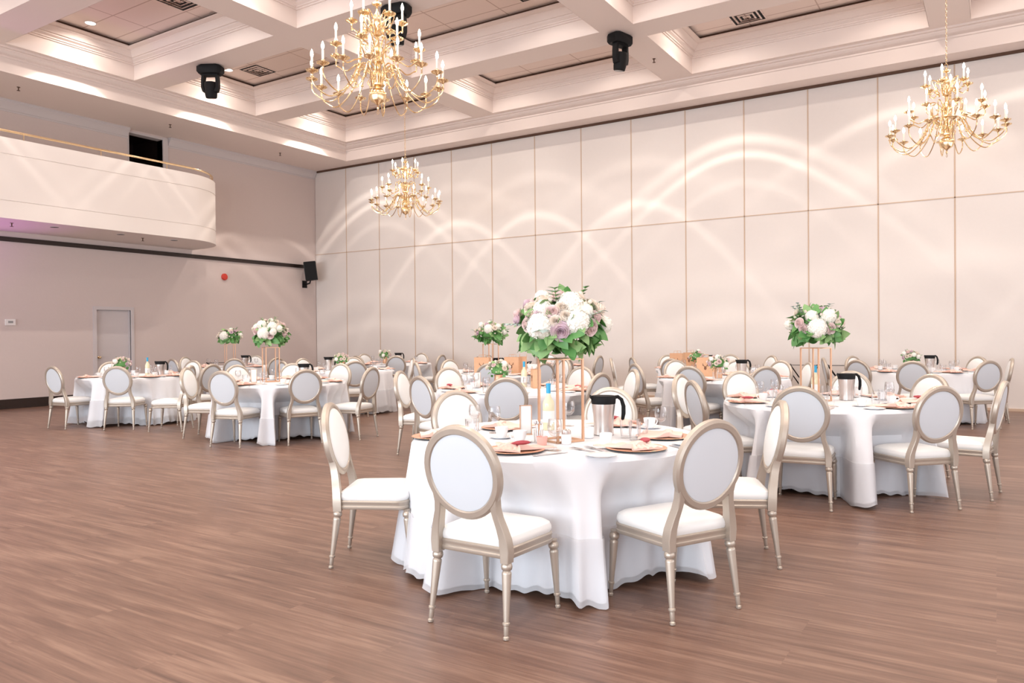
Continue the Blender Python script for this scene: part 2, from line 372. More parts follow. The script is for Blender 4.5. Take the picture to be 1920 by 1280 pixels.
colname = ['left', 'middle', 'right', 'rightmost']; rown = {4: 'nearest', 5: 'middle', 6: 'farthest', 3: 'overhead', 2: 'rear'}
DLX = [(-13.9, 'W'), (-11.4, 'N'), (-9.15, 'N'), (-6.55, 'N'), (-4.35, 'W'), (-1.3, 'F'), (.5, 'F'), (3.1, 'N')]
for j in (1, 2, 3, 4, 5, 6):
    yc = (CY[j][0] + CY[j][1]) / 2
    for i, (x, ty) in enumerate(DLX):
        so = bpy.data.objects.new('downlight_lamp', dict(W=spotW, N=spotN, F=spotF)[ty]); COL.objects.link(so); so.location = (x, yc, 7.075)
        if j >= 4 and i < 6 and not (j == 4 and i > 2):
            DL.put((x, yc, 7.115), 0, 'round lit downlight at the %s end of the %s coffer, %s row' % ('left' if i % 2 == 0 else 'right', colname[i // 2], rown[j]), 'ceiling light', 'recessed downlights')
# vents
def vent(name, x, y, label):
    r_ = empty(name, (x, y, 7.113)); h = .30
    mb = MB(); mb.box(-h, -h, -.006, h, h, 0); mb.build('face_plate', M['tile'], r_)
    mb = MB()
    for k, a in enumerate((.27, .19, .11)):
        for q in range(4):
            mb.add([(-a, -a, -.007), (a, -a, -.007), (a - .05, -a + .05, -.0075), (-a + .05, -a + .05, -.0075)], [(3, 2, 1, 0)], 0, False, RZ(q * pi / 2))
    mb.build('slot', M['black'], r_)
    mb = MB()
    for a in (.225, .145, .065):
        for q in range(4): mb.add([(-a, -a, -.009), (a, -a, -.009), (a - .022, -a + .022, -.024), (-a + .022, -a + .022, -.024)], [(3, 2, 1, 0)], 0, False, RZ(q * pi / 2))
    mb.build('louvre', M['tile'], r_)
    tag(r_, label, 'vent', 'ceiling vents')
vent('ceiling_vent', -13.4, 11.0, 'square louvred vent in the left coffer beside the lit downlight')
vent('ceiling_vent', -3.8, 14.05, 'square louvred vent in the right coffer above the panel wall')
vent('ceiling_vent', -11.75, 8.0, 'square louvred vent cut by the top edge at upper left')
vent('ceiling_vent', -6.6, 11.0, 'square louvred vent cut by the top edge above the middle')
# sprinklers
r_ = empty('sprinkler_head'); MB().lathe([(.03, 0), (.03, -.005), (.01, -.008), (.01, -.05), (.004, -.06), (.03, -.065), (.03, -.068), (.002, -.07)], 10).build('head', M['darkgap'], r_)
SP = Proto(r_)
for (x, y, z, lb) in ((-15.4, 7.14, ZS, 'small sprinkler on the soffit above the left end of the balcony'), (-15.37, 10.22, ZS, 'small sprinkler on the soffit above the dark doorway'), (-15.45, 13.35, ZS, 'small sprinkler on the soffit near the far corner'),
                   (-15.2, 6.9, 3.5, 'small sprinkler under the balcony, near the left edge of the picture'), (-15.3, 9.5, 3.5, 'small sprinkler under the balcony, towards its rounded end'), (-5.37, 13.5, ZB, 'small sprinkler on the white beam beside the moving stage light')):
    SP.put((x, y, z), 0, lb, 'sprinkler', 'fire sprinklers')

# ------------------------------------------------------------------ balcony
XB = -14.66
def bal_path(off=0, n=14, yend=11.5):
    r = 1.35; p = [(XB - off, YN + .02)]
    for yy in (2, 6, 8): p.append((XB - off, yy))
    cxx, cyy = XB - r, yend - r - .0
    for k in range(n + 1):
        a = pi / 2 * k / n; p.append((cxx + (r - off) * cos(a), cyy + (r - off) * sin(a)))
    p.append((XL + .0, cyy + r - off)); return p
po = bal_path(); pi_ = bal_path(.14)
mb = MB()
prof = [(0, 3.50), (0, 3.80), (.012, 3.805), (.012, 3.815), (0, 3.82), (0, 4.62), (.012, 4.625), (.012, 4.635), (0, 4.64), (0, 4.92)]
rings_ = []
for off, z in prof:
    rings_.append([(x, y, z) for x, y in bal_path(off)])
rings_.append([(x, y, 4.92) for x, y in pi_]); rings_.append([(x, y, 3.62) for x, y in pi_])
mb.rings(rings_, closed=False, smooth=False)
und = [(x, y, 3.5) for x, y in po] + [(XL, YN + .02, 3.5)]; mb.add(und, [tuple(range(len(und) - 1, -1, -1))], 0, False)
top = [(x, y, 3.62) for x, y in po] + [(XL, YN + .02, 3.62)]; mb.add(top, [tuple(range(len(top)))], 0, False)
bal = mb.build('trim_balcony', M['balc']); bal['kind'] = 'structure'
rail = empty('brass_rail', (0, 0, 0)); rp = bal_path(.06)[:-1] + [(XL + .9, 11.44)]
rp2 = [(x, y, 5.05) for x, y in rp]; rp2[-1] = (XL + .9, 11.42, 4.95)
MB().tube(rp2, .021, 10).build('handrail', M['brass'], rail)
for yy in (5.2, 6.9, 8.3, 9.7):
    MB().tube([(XB - .06, yy, 4.92), (XB - .06, yy, 5.05)], .008, 8).build('bracket', M['brass'], rail)
MB().tube([(rp[10][0], rp[10][1], 4.92), (rp[10][0], rp[10][1], 5.05)], .008, 8).build('bracket', M['brass'], rail)
tag(rail, 'thin polished brass handrail running along the top of the curved balcony', 'handrail')
r_ = empty('recessed_spotlight'); MB().lathe([(.07, 0), (.075, -.006), (.06, -.008), (.055, 0)], 18, cap=False).build('trim_ring', M['white'], r_); MB().lathe([(.074, -.0085), (.001, -.0085)], 18, cap=False).build('lens', M['dark'], r_)
RS = Proto(r_)
for (y, lb) in ((7.6, 'leftmost'), (8.9, 'middle'), (10.1, 'rightmost')):
    RS.put((-15.1, y, 3.5), 0, 'unlit recessed spotlight under the balcony, %s of the three' % lb, 'ceiling light', 'unlit spotlights under the balcony')

# wall fittings on the left wall
r_ = empty('fire_alarm', (XL, 12.38, 2.9)); MB().lathe([(.085, 0), (.085, .03), (.07, .05), (.03, .06), (.002, .062)], 20, mx=RY(pi / 2)).build('bell', M['red'], r_)
MB().box(0, -.06, -.06, .02, .06, .06).build('back_plate', M['red'], r_); tag(r_, 'round red fire alarm on the left wall under the dark trim', 'alarm')
r_ = empty('thermostat', (XL, 7.41, 1.71)); MB().box(0, -.09, -.06, .03, .09, .06).build('cover', M['white'], r_); MB().box(.03, -.045, -.02, .033, .045, .025).build('display', M['screen'], r_)
tag(r_, 'small white thermostat on the left wall near the picture edge', 'thermostat')
r_ = empty('wall_outlet', (XL, 8.18, .33)); MB().box(0, -.04, -.06, .008, .04, .06).build('cover', M['white'], r_)
for dz in (-.025, .025): MB().box(.008, -.015, dz - .015, .010, .015, dz + .015).build('socket', M['card'], r_)
tag(r_, 'white electrical outlet just above the black baseboard, left of the door', 'outlet')
# loudspeaker
r_ = empty('loudspeaker', (-16.1, 14.95, 3.2)); mxs = RZ(R_(-48)) @ RX(R_(7)) @ Matrix.Diagonal((.84, .9, .86, 1))
mb = MB(); mb.rings([[(-.19, -.17, -.30), (.19, -.17, -.30), (.13, .17, -.30), (-.13, .17, -.30)], [(-.19, -.17, .30), (.19, -.17, .30), (.13, .17, .30), (-.13, .17, .30)]], cap0=True, cap1=True, smooth=False, mx=mxs); mb.build('cabinet', M['black'], r_)
mb = MB(); mb.box(-.175, -.182, -.285, .175, -.171, .285, mx=mxs); mb.build('grille', M['dark'], r_)
MB().tube([(-.34, .1, -.36), (-.1, .05, -.33), (0, 0, -.2)], .02, 8).box(-.35, 0, -.45, -.33, .16, -.25).build('bracket', M['black'], r_)
tag(r_, 'black loudspeaker bracketed high in the far left corner', 'speaker')
# moving head stage lights
def moving(x, y, rz, label):
    r_ = empty('moving_head_light', (x, y, ZB), rz)
    mb = MB(); pr = [(.17, -.10), (.235, -.06), (.235, .06), (.17, .12), (-.17, .12), (-.235, .06), (-.235, -.06), (-.17, -.10)]
    mb.rings([[(a * k, b_ * 1.3 * k, z) for a, b_ in pr] for k, z in ((.8, 0), (1, -.03), (1, -.12), (.85, -.165))], cap0=True, cap1=True, smooth=False); mb.build('base', M['black'], r_)
    mb = MB()
    for s_ in (-1, 1):
        mb.rings([[(s_ * a, b_, z) for a, b_ in ((.10, -.06), (.15, -.05), (.15, .05), (.10, .06))] if k == 0 else [(s_ * (a + .015 * k), b_ * (1 - .08 * k), z) for a, b_ in ((.10, -.06), (.15, -.05), (.15, .05), (.10, .06))] for k, z in ((0, -.16), (1, -.28), (1, -.42), (-1, -.50))], cap0=True, cap1=True, smooth=False)
    mb.box(-.13, -.06, -.20, .13, .06, -.16); mb.build('yoke', M['black'], r_)
    mb = MB(); mb.lathe([(.05, .14), (.10, .13), (.115, .08), (.11, -.10), (.10, -.16), (.085, -.17)], 18, mx=T((0, 0, -.44)) @ RX(R_(12))); mb.lathe([(.11, 0), (.11, .04), (.09, .045)], 18, mx=T((0, 0, -.44)) @ RX(R_(12))); mb.build('lamp_head', M['black'], r_)
    MB().lathe([(.08, -.1745), (.001, -.178)], 18, cap=False, mx=T((0, 0, -.44)) @ RX(R_(12))).build('lens', M['screen'], r_)
    tag(r_, label, 'stage light', 'moving head stage lights')
moving(-12.5, 9.16, R_(30), 'black moving head light hanging left of the large chandelier')
moving(-5.42, 12.1, R_(75), 'black moving head light hanging on the beam right of the large chandelier')
moving(-7.85, 9.1, R_(10), 'black moving head light half hidden behind the largest chandelier')

# ------------------------------------------------------------------ chandeliers
def candle_arm(rad, zc, zh, drop):
    'one S curved arm in the local xz plane, hub at z=zh, cup at radius rad and z=zc'
    pts = []
    P = [(.05, zh), (.09, zh + .16), (.17 + rad * .05, zh + .20), (rad * .42, zh + .02), (rad * .58, zc - drop * .75), (rad * .75, zc - drop), (rad * .93, zc - drop * .72), (rad, zc - .10), (rad, zc - .02)]
    P = [P[0]] + P + [P[-1]]
    for i in range(1, len(P) - 2):
        for k in range(4):
            t_ = k / 4.0; p0, p1, p2, p3 = P[i - 1], P[i], P[i + 1], P[i + 2]
            pts.append(tuple(.5 * ((2 * p1[d]) + (-p0[d] + p2[d]) * t_ + (2 * p0[d] - 5 * p1[d] + 4 * p2[d] - p3[d]) * t_ * t_ + (-p0[d] + 3 * p1[d] - 3 * p2[d] + p3[d]) * t_ ** 3) for d in (0, 1)))
    pts.append(P[-1]); return [(a, 0, z) for a, z in pts]
arm_meshes = {}
def chandelier(loc, rz, label):
    r_ = empty('chandelier', loc, rz)          # origin: bottom finial tip
    if not arm_meshes:
        for key, (rad, zc, zh, drop) in dict(low=(.70, .33, .26, .24), mid=(.47, .62, .52, .17), top=(.27, .95, .82, .12)).items():
            mb = MB(); pts = candle_arm(rad, zc, zh, drop); mb.tube(pts, .0075, 6)
            i3 = len(pts) // 3; p = pts[i3]; mb.lathe([(.006, -.02), (.016, -.008), (.016, .008), (.006, .02)], 8, mx=T(p) @ RY(.9)); p = pts[i3 + 2]; mb.lathe([(.006, -.012), (.013, 0), (.006, .012)], 8, mx=T(p) @ RY(.9))
            p = pts[3]; mb.tube([(p[0], 0, p[2]), (p[0] + .05, 0, p[2] + .05), (p[0] + .07, 0, p[2]), (p[0] + .045, 0, p[2] - .02)], .004, 5)
            me1 = mb.mesh('arm', M['brass'])
            me2 = MB().lathe([(.008, zc - .05), (.012, zc - .03), (.02, zc - .022), (.060, zc - .006), (.066, zc + .004), (.058, zc + .002), (.018, zc - .004), (.016, zc + .01), (.022, zc + .022), (.022, zc + .03), (.014, zc + .032)], 14, mx=T((rad, 0, 0))).mesh('drip_pan', M['brass'])
            me3 = MB().lathe([(.0125, zc + .03), (.0125, zc + .135), (.008, zc + .14)], 10, mx=T((rad, 0, 0))).mesh('candle_sleeve', M['candle'])
            me4 = MB().lathe([(.007, zc + .138), (.0135, zc + .152), (.0165, zc + .168), (.0135, zc + .19), (.006, zc + .212), (.001, zc + .222)], 10, mx=T((rad, 0, 0))).mesh('bulb', M['bulb'])
            arm_meshes[key] = (me1, me2, me3, me4)
        arm_meshes['col'] = MB().lathe([(.002, .0), (.010, .012), (.014, .03), (.006, .045), (.012, .06), (.03, .072), (.075, .10), (.095, .15), (.09, .19), (.06, .225), (.03, .235), (.028, .25), (.075, .262), (.078, .28), (.035, .295), (.03, .34), (.05, .37), (.055, .41), (.028, .45), (.022, .50), (.06, .515), (.062, .535), (.026, .55), (.022, .60), (.042, .63), (.048, .68), (.024, .72), (.02, .79), (.045, .805), (.046, .835), (.02, .85), (.018, .90), (.036, .93), (.042, .98), (.032, 1.03), (.014, 1.07), (.012, 1.12), (.05, 1.135), (.055, 1.15), (.016, 1.17), (.008, 1.19)], 20).mesh('column', M['brass'])
        mb = MB()
        for k in range(12): mb.tube([(.03, 0, .30), (.085, 0, .34), (.11, 0, .30), (.10, 0, .27)], .004, 5, mx=RZ(2 * pi * k / 12))
        arm_meshes['scroll1'] = mb.mesh('scroll_ring', M['brass']); mb = MB()
        for k in range(8): mb.tube([(.02, 0, .56), (.07, 0, .64), (.10, 0, .60)], .004, 5, mx=RZ(2 * pi * k / 8))
        arm_meshes['scroll2'] = mb.mesh('scroll_ring', M['brass']); mb = MB()
        for k in range(8): mb.tube([(.02, 0, .86), (.06, 0, .93), (.085, 0, .88)], .0035, 5, mx=RZ(2 * pi * k / 8))
        arm_meshes['scroll3'] = mb.mesh('scroll_ring', M['brass'])
        mb = MB(); L_ = ZB - 3.80 - 1.20; n = int(L_ / .042)
        mb.tube([(.03 * cos(2 * pi * k / 12), 0, 1.215 + .03 * sin(2 * pi * k / 12)) for k in range(12)], .004, 5, closed=True)
        for i in range(n):
            z0 = 1.25 + i * (L_ - .05) / n; q = RZ(pi / 2 * (i % 2))
            mb.tube([(.011 * cos(2 * pi * k / 8), 0, z0 + .020 + .026 * sin(2 * pi * k / 8)) for k in range(8)], .003, 4, closed=True, mx=q)
        arm_meshes['chain'] = mb.mesh('chain', M['brass'])
        arm_meshes['canopy'] = MB().lathe([(.002, ZB - 3.80 - .09), (.012, ZB - 3.80 - .07), (.05, ZB - 3.80 - .03), (.09, ZB - 3.80)], 20).mesh('canopy', M['brass'])
        arm_meshes['pull'] = MB().tube([(.012 * cos(2 * pi * k / 10), 0, -.02 + .018 * sin(2 * pi * k / 10)) for k in range(10)], .003, 5, closed=True).mesh('pull_ring', M['brass'])
    for key in ('col', 'scroll1', 'scroll2', 'scroll3', 'chain', 'canopy', 'pull'): link(arm_meshes[key].name, arm_meshes[key], r_)
    for key, n, ph in (('low', 16, .1), ('mid', 8, .25), ('top', 6, .5)):
        me = arm_meshes[key]
        for k in range(n):
            a = link('arm', me[0], r_); a.rotation_euler = (0, 0, 2 * pi * (k + ph) / n)
            link('drip_pan', me[1], a); link('candle_sleeve', me[2], a); link('bulb', me[3], a)
    tag(r_, label, 'chandelier', 'brass candle chandeliers'); return r_
chandelier((-5.62, 6.2, 3.80), .2, 'large three-tier brass candle chandelier at the top, nearest the camera')
chandelier((-10.24, 12.1, 3.80), .5, 'smallest looking brass candle chandelier, hanging in front of the left wall panels')
chandelier((-.56, 12.1, 3.80), .9, 'brass candle chandelier on a long chain at the right edge')

# ------------------------------------------------------------------ oval back chair
def make_chair():
    r_ = empty('banquet_chair')
    def leg_prof(hh): return [(.006, 0), (.013, .002), (.014, .012), (.009, .018), (.0115, .024), (.0125, .062), (.017, .066), (.0175, .074), (.013, .078), (.0135, .085), (.0225, .285), (.0225, .292), (.017, .300), (.024, .306), (.027, .318), (.024, .330), (.019, .336), (.022, hh)]
    for (tx, ty, bx, by) in ((-.195, -.205, -.215, -.248), (.195, -.205, .215, -.248), (-.205, .205, -.215, .232), (.205, .205, .215, .232)):
        h = .348; d = Vector((tx - bx, ty - by, h)); q = Vector((0, 0, 1)).rotation_difference(d).to_matrix().to_4x4()
        MB().lathe([(a, z * d.length / h) for a, z in leg_prof(.348)], 14, mx=T((bx, by, 0)) @ q).build('leg', M['champ'], r_)
    # seat outline
    def outline(s_, n=9):
        pts = []
        cs = [(.205, -.205, .03, -90), (.225, .215, .07, 0), (-.225, .215, .07, 90), (-.205, -.205, .03, 180)]
        for (x, y, r, a0) in cs:
            cx_, cy_ = (abs(x) - r) * (1 if x > 0 else -1), (y + r if y < 0 else y - r)
            for k in range(n): a = R_(a0 + 90 * k / (n - 1)); pts.append(((cx_ + r * cos(a)) * s_, (cy_ + r * sin(a)) * s_))
        return pts
    mb = MB(); mb.rings([[(x, y, z) for x, y in outline(s_)] for s_, z in ((.985, .345), (1.0, .350), (1.0, .362), (.985, .366), (.985, .378), (1.0, .384), (1.0, .392), (.97, .398))], cap0=True, cap1=True); 
    mb.build('seat_frame', M['champ'], r_)
    mb = MB(); mb.rings([[(x, y, z) for x, y in outline(s_)] for s_, z in ((.955, .395), (.985, .410), (.985, .424), (.955, .442), (.86, .456), (.68, .466), (.42, .472), (.16, .474))], cap1=True); mb.build('seat_cushion', M['vinyl'], r_)
    # back
    al = R_(11); cz = .738; cyb = -.205 - .335 * math.tan(al) * 1.0
    bm_ = T((0, cyb, cz)) @ RX(al)
    # local back plane: x right, z up, y thickness
    n = 48; ro, ri, d0, d1 = .225, .184, -.022, .022
    sec = [(ri, d0 + .006), (ri + .006, d0), (ro - .012, d0), (ro, d0 + .010), (ro, d1 - .010), (ro - .012, d1), (ro - .016, d1 + .003), (ri + .012, d1 + .003), (ri + .008, d1), (ri, d1 - .004)]
    v = []; f = []; ns = len(sec)
    for k in range(n):
        a = 2 * pi * k / n
        for (rr, dd) in sec: v.append((rr * .95 * cos(a), dd, rr * sin(a)))
    for k in range(n):
        k2 = (k + 1) % n
        for j in range(ns): j2 = (j + 1) % ns; f.append((k * ns + j, k * ns + j2, k2 * ns + j2, k2 * ns + j))
    mb = MB(); mb.add(v, f, 0, True, bm_); mb.build('back_frame', M['champ'], r_)
    mb = MB(); mb.lathe([(.187, .004), (.187, .018), (.180, .026), (.160, .034), (.12, .041), (.07, .045), (.02, .046)], 40, mx=bm_ @ Matrix.Diagonal((.95, 1, 1, 1)) @ RX(-pi / 2)); mb.build('backrest_cushion', M['vinyl'], r_)
    mb = MB(); mb.lathe([(.187, .0), (.187, .012), (.183, .016), (.15, .019), (.08, .021), (.01, .0215)], 40, mx=bm_ @ Matrix.Diagonal((.95, 1, 1, 1)) @ RX(pi / 2)); mb.build('back_panel', M['vinylback'], r_)
    for s_ in (-1, 1):
        path = [(.196, -.206, .335, .021, .023), (.197, -.207, .39, .024, .024), (.192, -.211, .44, .022, .023), (.180, -.219, .49, .019, .022), (.165, -.228, .54, .017, .021), (.158, -.237, .585, .018, .020), (.160, -.246, .625, .020, .019), (.172, -.253, .655, .014, .016)]
        rg = []
        for (x, y, z, hw, hd) in path: rg.append([(s_ * x - hw, y - hd, z), (s_ * x - hw + .004, y - hd - .003, z), (s_ * x + hw - .004, y - hd - .003, z), (s_ * x + hw, y - hd, z), (s_ * x + hw, y + hd, z), (s_ * x - hw, y + hd, z)])
        mb = MB(); mb.rings(rg, cap0=True, cap1=True, smooth=False); mb.build('back_upright', M['champ'], r_)
    return r_
CH = Proto(make_chair())

# ------------------------------------------------------------------ tables and cloths
ZTAB = .752
def make_table():
    r_ = empty('round_table')
    MB().lathe([(.845, .715), (.855, .720), (.855, .740), (.845, .745)], 48).build('tabletop', M['white'], r_)
    MB().lathe([(.03, .02), (.03, .715)], 12).build('pedestal', M['black'], r_)
    for k in range(4): MB().tube([(.03, 0, .03), (.45, 0, .015)], .014, 6, mx=RZ(pi / 4 + k * pi / 2)).build('foot', M['black'], r_)
    return r_
TB = Proto(make_table())
def sstep(a, b, x):
    t = max(0., min(1., (x - a) / (b - a))); return t * t * (3 - 2 * t)
def cloth_mesh(seed, hem, chairs=(), flare=.075, amp=.05, topr=.865, folds=21):
    rnd = random.Random(seed); nA = 360; ph = [rnd.uniform(0, 6.28) for _ in range(5)]
    def fold(a): return .55 * sin(folds * a + ph[0] + .9 * sin(3 * a + ph[1])) + .3 * sin((folds + 6) * a + ph[2] + sin(2 * a)) + .35 * sin(5 * a + ph[3])
    def drape(z0, z1, f0, rows, extra=0):
        out = []
        for i in range(rows + 1):
            t_ = i / rows; row = []
            for k in range(nA):
                a = 2 * pi * k / nA; z = z0 + (z1 - z0) * t_
                q = (ZTAB - z) / ZTAB; q = max(0, q)
                fo = fold(a); am = amp * (q ** .8) * 1.25; rip = (.008 * sin(47 * a + ph[2] + 2 * sin(5 * a)) + .006 * sin(71 * a)) * q * q
                r = topr + .012 + flare * q ** 1.2 + am * fo + rip + extra
                zz = z + (.018 * sin(7 * a + ph[4]) + .012 * fo) * (1 if i == rows else q * .3) + (.008 * sin(47 * a + ph[2]) if i == rows else 0)
                px, py = r * cos(a), r * sin(a)
                for (qx, qy, hd) in chairs:        # the cloth is pushed in by the seats that touch it
                    fx, fy = cos(hd), sin(hd); vt = .285 - .022 * fo - extra + .01 * q; v = (px - qx) * fx + (py - qy) * fy; u = (px - qx) * fy - (py - qy) * fx
                    if v < vt and v > -.6 and abs(u) < .38:
                        k_ = sstep(.38, .24, abs(u)) * sstep(.73, .50, z); px += fx * (vt - v) * k_; py += fy * (vt - v) * k_
                row.append((px, py, max(zz, .004)))
            out.append(row)
        return out
    mb = MB(); rg = [[(r * cos(2 * pi * k / nA), r * sin(2 * pi * k / nA), ZTAB + dz) for k in range(nA)] for r, dz in ((.002, 0), (.5, 0), (.83, 0), (topr - .008, -.001), (topr + .002, -.006), (topr + .007, -.018))]
    rg += drape(ZTAB - .03, hem, 0, 16)
    mb.rings(rg)
    return mb, drape
SEATS = []
# table data: name, centre, hem height, chairs [(angle, radius of the back top, heading or None, phrase or None)]
TABLES = dict(
 T1=dict(c=(-2.28, 4.09), n='the nearest table', hem=.05, ch=[('o', -2.07, 3.10, 90, 'front left'), ('o', -1.40, 3.71, 152, 'front right'), ('o', -3.21, 3.52, 30, 'left'), ('o', -1.37, 4.63, 204, 'right'), (157, 1.24, None, 'back left'), (100, 1.31, None, 'back right')]),
 T2=dict(c=(-1.29, 7.26), n='the right tall-flower table', hem=.05, ch=[('o', -1.30, 6.41, 96, 'front'), ('o', -.56, 6.77, 135, 'front right'), ('o', -.243, 7.46, 172, 'right'), (-140, 1.25, None, 'front left'), (174, 1.42, None, 'left'), (136, 1.48, None, 'back left'), (90, 1.45, None, 'back'), (54, 1.33, None, 'back right')]),
 T3=dict(c=(-8.32, 7.16), n='the left tall-flower table', hem=.045, ch=[('o', -8.17, 6.32, 106, 'front'), ('o', -7.64, 6.88, 153, 'front right'), (19, 1.36, 190, 'right'), (96, 1.30, None, 'back right'), (132, 1.45, None, 'back'), (168, 1.33, None, 'back left'), (-150, 1.34, 28, 'left')]),
 T4=dict(c=(-12.0, 7.3), n='the table by the door', hem=.12, ch=[('o', -11.22, 6.66, 126, 'front'), ('o', -12.12, 6.33, 95, 'left'), ('o', -10.36, 6.84, 214, 'front right'), ('o', -10.62, 7.50, 185, 'right'), (168, 1.25, None, 'back left'), (104, 1.35, None, 'back right')]),
 T5=dict(c=(-4.61, 7.29), n='the table behind the nearest', hem=.05, ch=[(-61, 1.27, None, 'front'), (3, 1.08, 170, 'right'), (44, 1.45, None, 'back right'), (84, 1.42, None, 'back'), (157, 1.5, None, 'back left'), (-163, 1.4, None, 'left'), (-107, 1.28, None, 'front left')]),
 T6=dict(c=(-10.05, 10.15), n='the centre-left low-flower table', hem=.12, ch=[(-104, 1.25, None, 'front left'), (-38, 1.25, None, 'front right'), (48, 1.25, None, 'right'), (176, 1.25, None, 'left'), (128, 1.25, None, 'back left')]),
 T7=dict(c=(-13.74, 10.58), n='the tall-flower table by the wall', hem=.05, ch=[(-95, 1.4, None, 'front left'), (-38, 1.4, None, 'front right'), (-5, 1.5, None, 'right'), (195, 1.3, None, 'left'), (120, 1.2, None, 'back')]),
 T8=dict(c=(-11.5, 13.07), n='the far left corner table', hem=.05, ch=[(-90, 1.15, None, 'front'), (8, 1.3, None, 'right'), (-45, 1.25, None, 'front right'), (165, 1.2, None, 'left'), (95, 1.2, None, 'back')]),
 T9=dict(c=(-6.83, 10.23), n='the tall-flower table with bags', hem=.05, ch=[(-128, 1.3, None, 'front left'), (-60, 1.15, None, 'front'), (-18, 1.22, 160, 'front right'), (165, 1.2, None, 'left'), (108, 1.5, None, 'back left'), (60, 1.35, None, 'back right')]),
 T10=dict(c=(-3.17, 10.42), n='the centre-right low-flower table', hem=.1, ch=[(-150, 1.22, 52, 'left'), (-95, 1.12, None, 'front'), (-48, 1.2, None, 'front right'), (33, 1.2, None, 'right'), (67, 1.3, None, 'back right'), (98, 1.4, None, 'back'), (136, 1.5, None, 'back left')]),
 T11=dict(c=(-4.32, 13.2), n='the far table with bags', hem=.05, ch=[(-155, 1.3, 40, 'front left'), (-100, 1.2, None, 'front'), (140, 1.4, None, 'back left'), (48, 1.35, None, 'right'), (90, 1.5, None, 'back'), (-138, 1.75, 24, 'pushed-out left')]),
 T12=dict(c=(-1.03, 13.55), n='the far right table', hem=.05, ch=[(-88, 1.6, None, 'front'), (-50, 1.5, None, 'front right'), (4, 1.25, None, 'right'), (48, 1.2, None, 'back right'), (148, 1.25, None, 'back left'), (-118, 1.5, None, 'front left'), (-163, 1.4, None, 'left')]),
 T13=dict(c=(-7.75, 13.3), n='the farthest middle table', hem=.05, ch=[(-40, 1.25, None, 'front right'), (-133, 1.3, None, 'front left'), (112, 1.2, None, 'back'), (2, 1.3, None, 'right'), (180, 1.3, None, 'left')]),
)
for key, t_ in TABLES.items():
    cx, cyy = t_['c']; nm = t_['n']
    TB.put((cx, cyy, 0), .3, 'round folding table hidden under the cloth of ' + nm, 'table', 'round tables')
    seats = []; foot = []
    for q in t_['ch']:
        if q[0] == 'o': x, y, hd, ph = q[1:]
        else:
            a, r, hd, ph = q
            if hd is None: hd = a + 180
            bx, by = cx + r * cos(R_(a)), cyy + r * sin(R_(a))
            x, y = bx + .315 * cos(R_(hd)), by + .315 * sin(R_(hd))
        v = atan2(y, x); cc = cos(R_(hd) - v)
        look = 'back to camera' if cc > .35 else ('seat facing camera' if cc < -.35 else 'seen side-on')
        CH.put((x, y, 0), R_(hd) - pi / 2, '%s chair of %s, %s' % (ph, nm, look), 'chair', 'oval-back banquet chairs')
        seats.append((atan2(y - cyy, x - cx), ph)); foot += [(x - cx, y - cyy, R_(hd))] if not (key == 'T1' and ph == 'left') else []
    for _ in range(60):                       # places laid on the table keep a hand's width apart
        seats.sort()
        for i in range(len(seats)):
            j = (i + 1) % len(seats); d = (seats[j][0] - seats[i][0]) % (2 * pi)
            if d < .52: e_ = (.52 - d) / 2 + .001; seats[i] = (seats[i][0] - e_, seats[i][1]); seats[j] = (seats[j][0] + e_, seats[j][1])
    t_['seats'] = seats
    mb, drape = cloth_mesh(int(key[1:]) * 11, t_['hem'], foot)
    c = mb.build('tablecloth', M['cloth'], loc=(cx, cyy, 0)); tag(c, 'long white round tablecloth on ' + nm, 'tablecloth', 'white tablecloths')
    mb2 = MB(); mb2.rings(drape(t_['hem'] + .30, .026, 0, 8, .012)); s_ = mb2.build('sheer_hem', M['sheer'], c); s_['label'] = 'translucent wavy organza hem'

# ------------------------------------------------------------------ tableware prototypes
def thing1(name, parts):
    r_ = empty(name)
    for (pn, mb, m_) in parts: mb.build(pn, m_, r_)
    return r_
def napkin_mb():
    mb = MB(); nx, ny = 16, 10; v = []; f = []
    for j in range(ny + 1):
        for i in range(nx + 1):
            u = i / nx - .5; w_ = j / ny; wd = .05 + .16 * abs(w_ - .35) ** .8
            x = u * 2 * wd * (1.15 if w_ > .35 else .8); y = (w_ - .45) * .24
            z = .016 + .012 * abs(sin(u * 15 + w_ * 2)) * (1 - .3 * w_) + .02 * math.exp(-((w_ - .35) / .12) ** 2)
            v.append((x, y, z))
    for j in range(ny):
        for i in range(nx): a = j * (nx + 1) + i; f.append((a, a + 1, a + nx + 2, a + nx + 1))
    n = len(v); v2 = [(x, y, .013) for x, y, z in v]
    for i in range(nx): f.append((i, n + i, n + i + 1, i + 1)); a = ny * (nx + 1) + i; f.append((a + 1, n + a + 1, n + a, a))
    for j in range(ny): a = j * (nx + 1); b_ = a + nx + 1; f.append((b_, n + b_, n + a, a)); a += nx; b_ += nx; f.append((a, n + a, n + b_, b_))
    mb.add(v + v2, f); return mb
PR = {}
PR['charger'] = Proto(thing1('charger_plate', [('plate', MB().lathe([(.10, .002), (.155, .010), (.163, .012), (.160, .014), (.112, .006), (.001, .006)], 36, cap=False), M['charger']), ('underside', MB().lathe([(.001, .001), (.10, .0005), (.158, .009), (.163, .0115)], 36, cap=False), M['chargerdark'])]))
PR['napkin'] = Proto(thing1('napkin', [('folded_cloth', napkin_mb(), M['napkin']), ('knot', MB().lathe([(.03, -.02), (.038, -.012), (.036, 0), (.038, .012), (.03, .02)], 12, mx=T((0, -.03, .032)) @ RX(pi / 2) @ Matrix.Diagonal((1, .55, 1, 1))), M['napkin'])]))
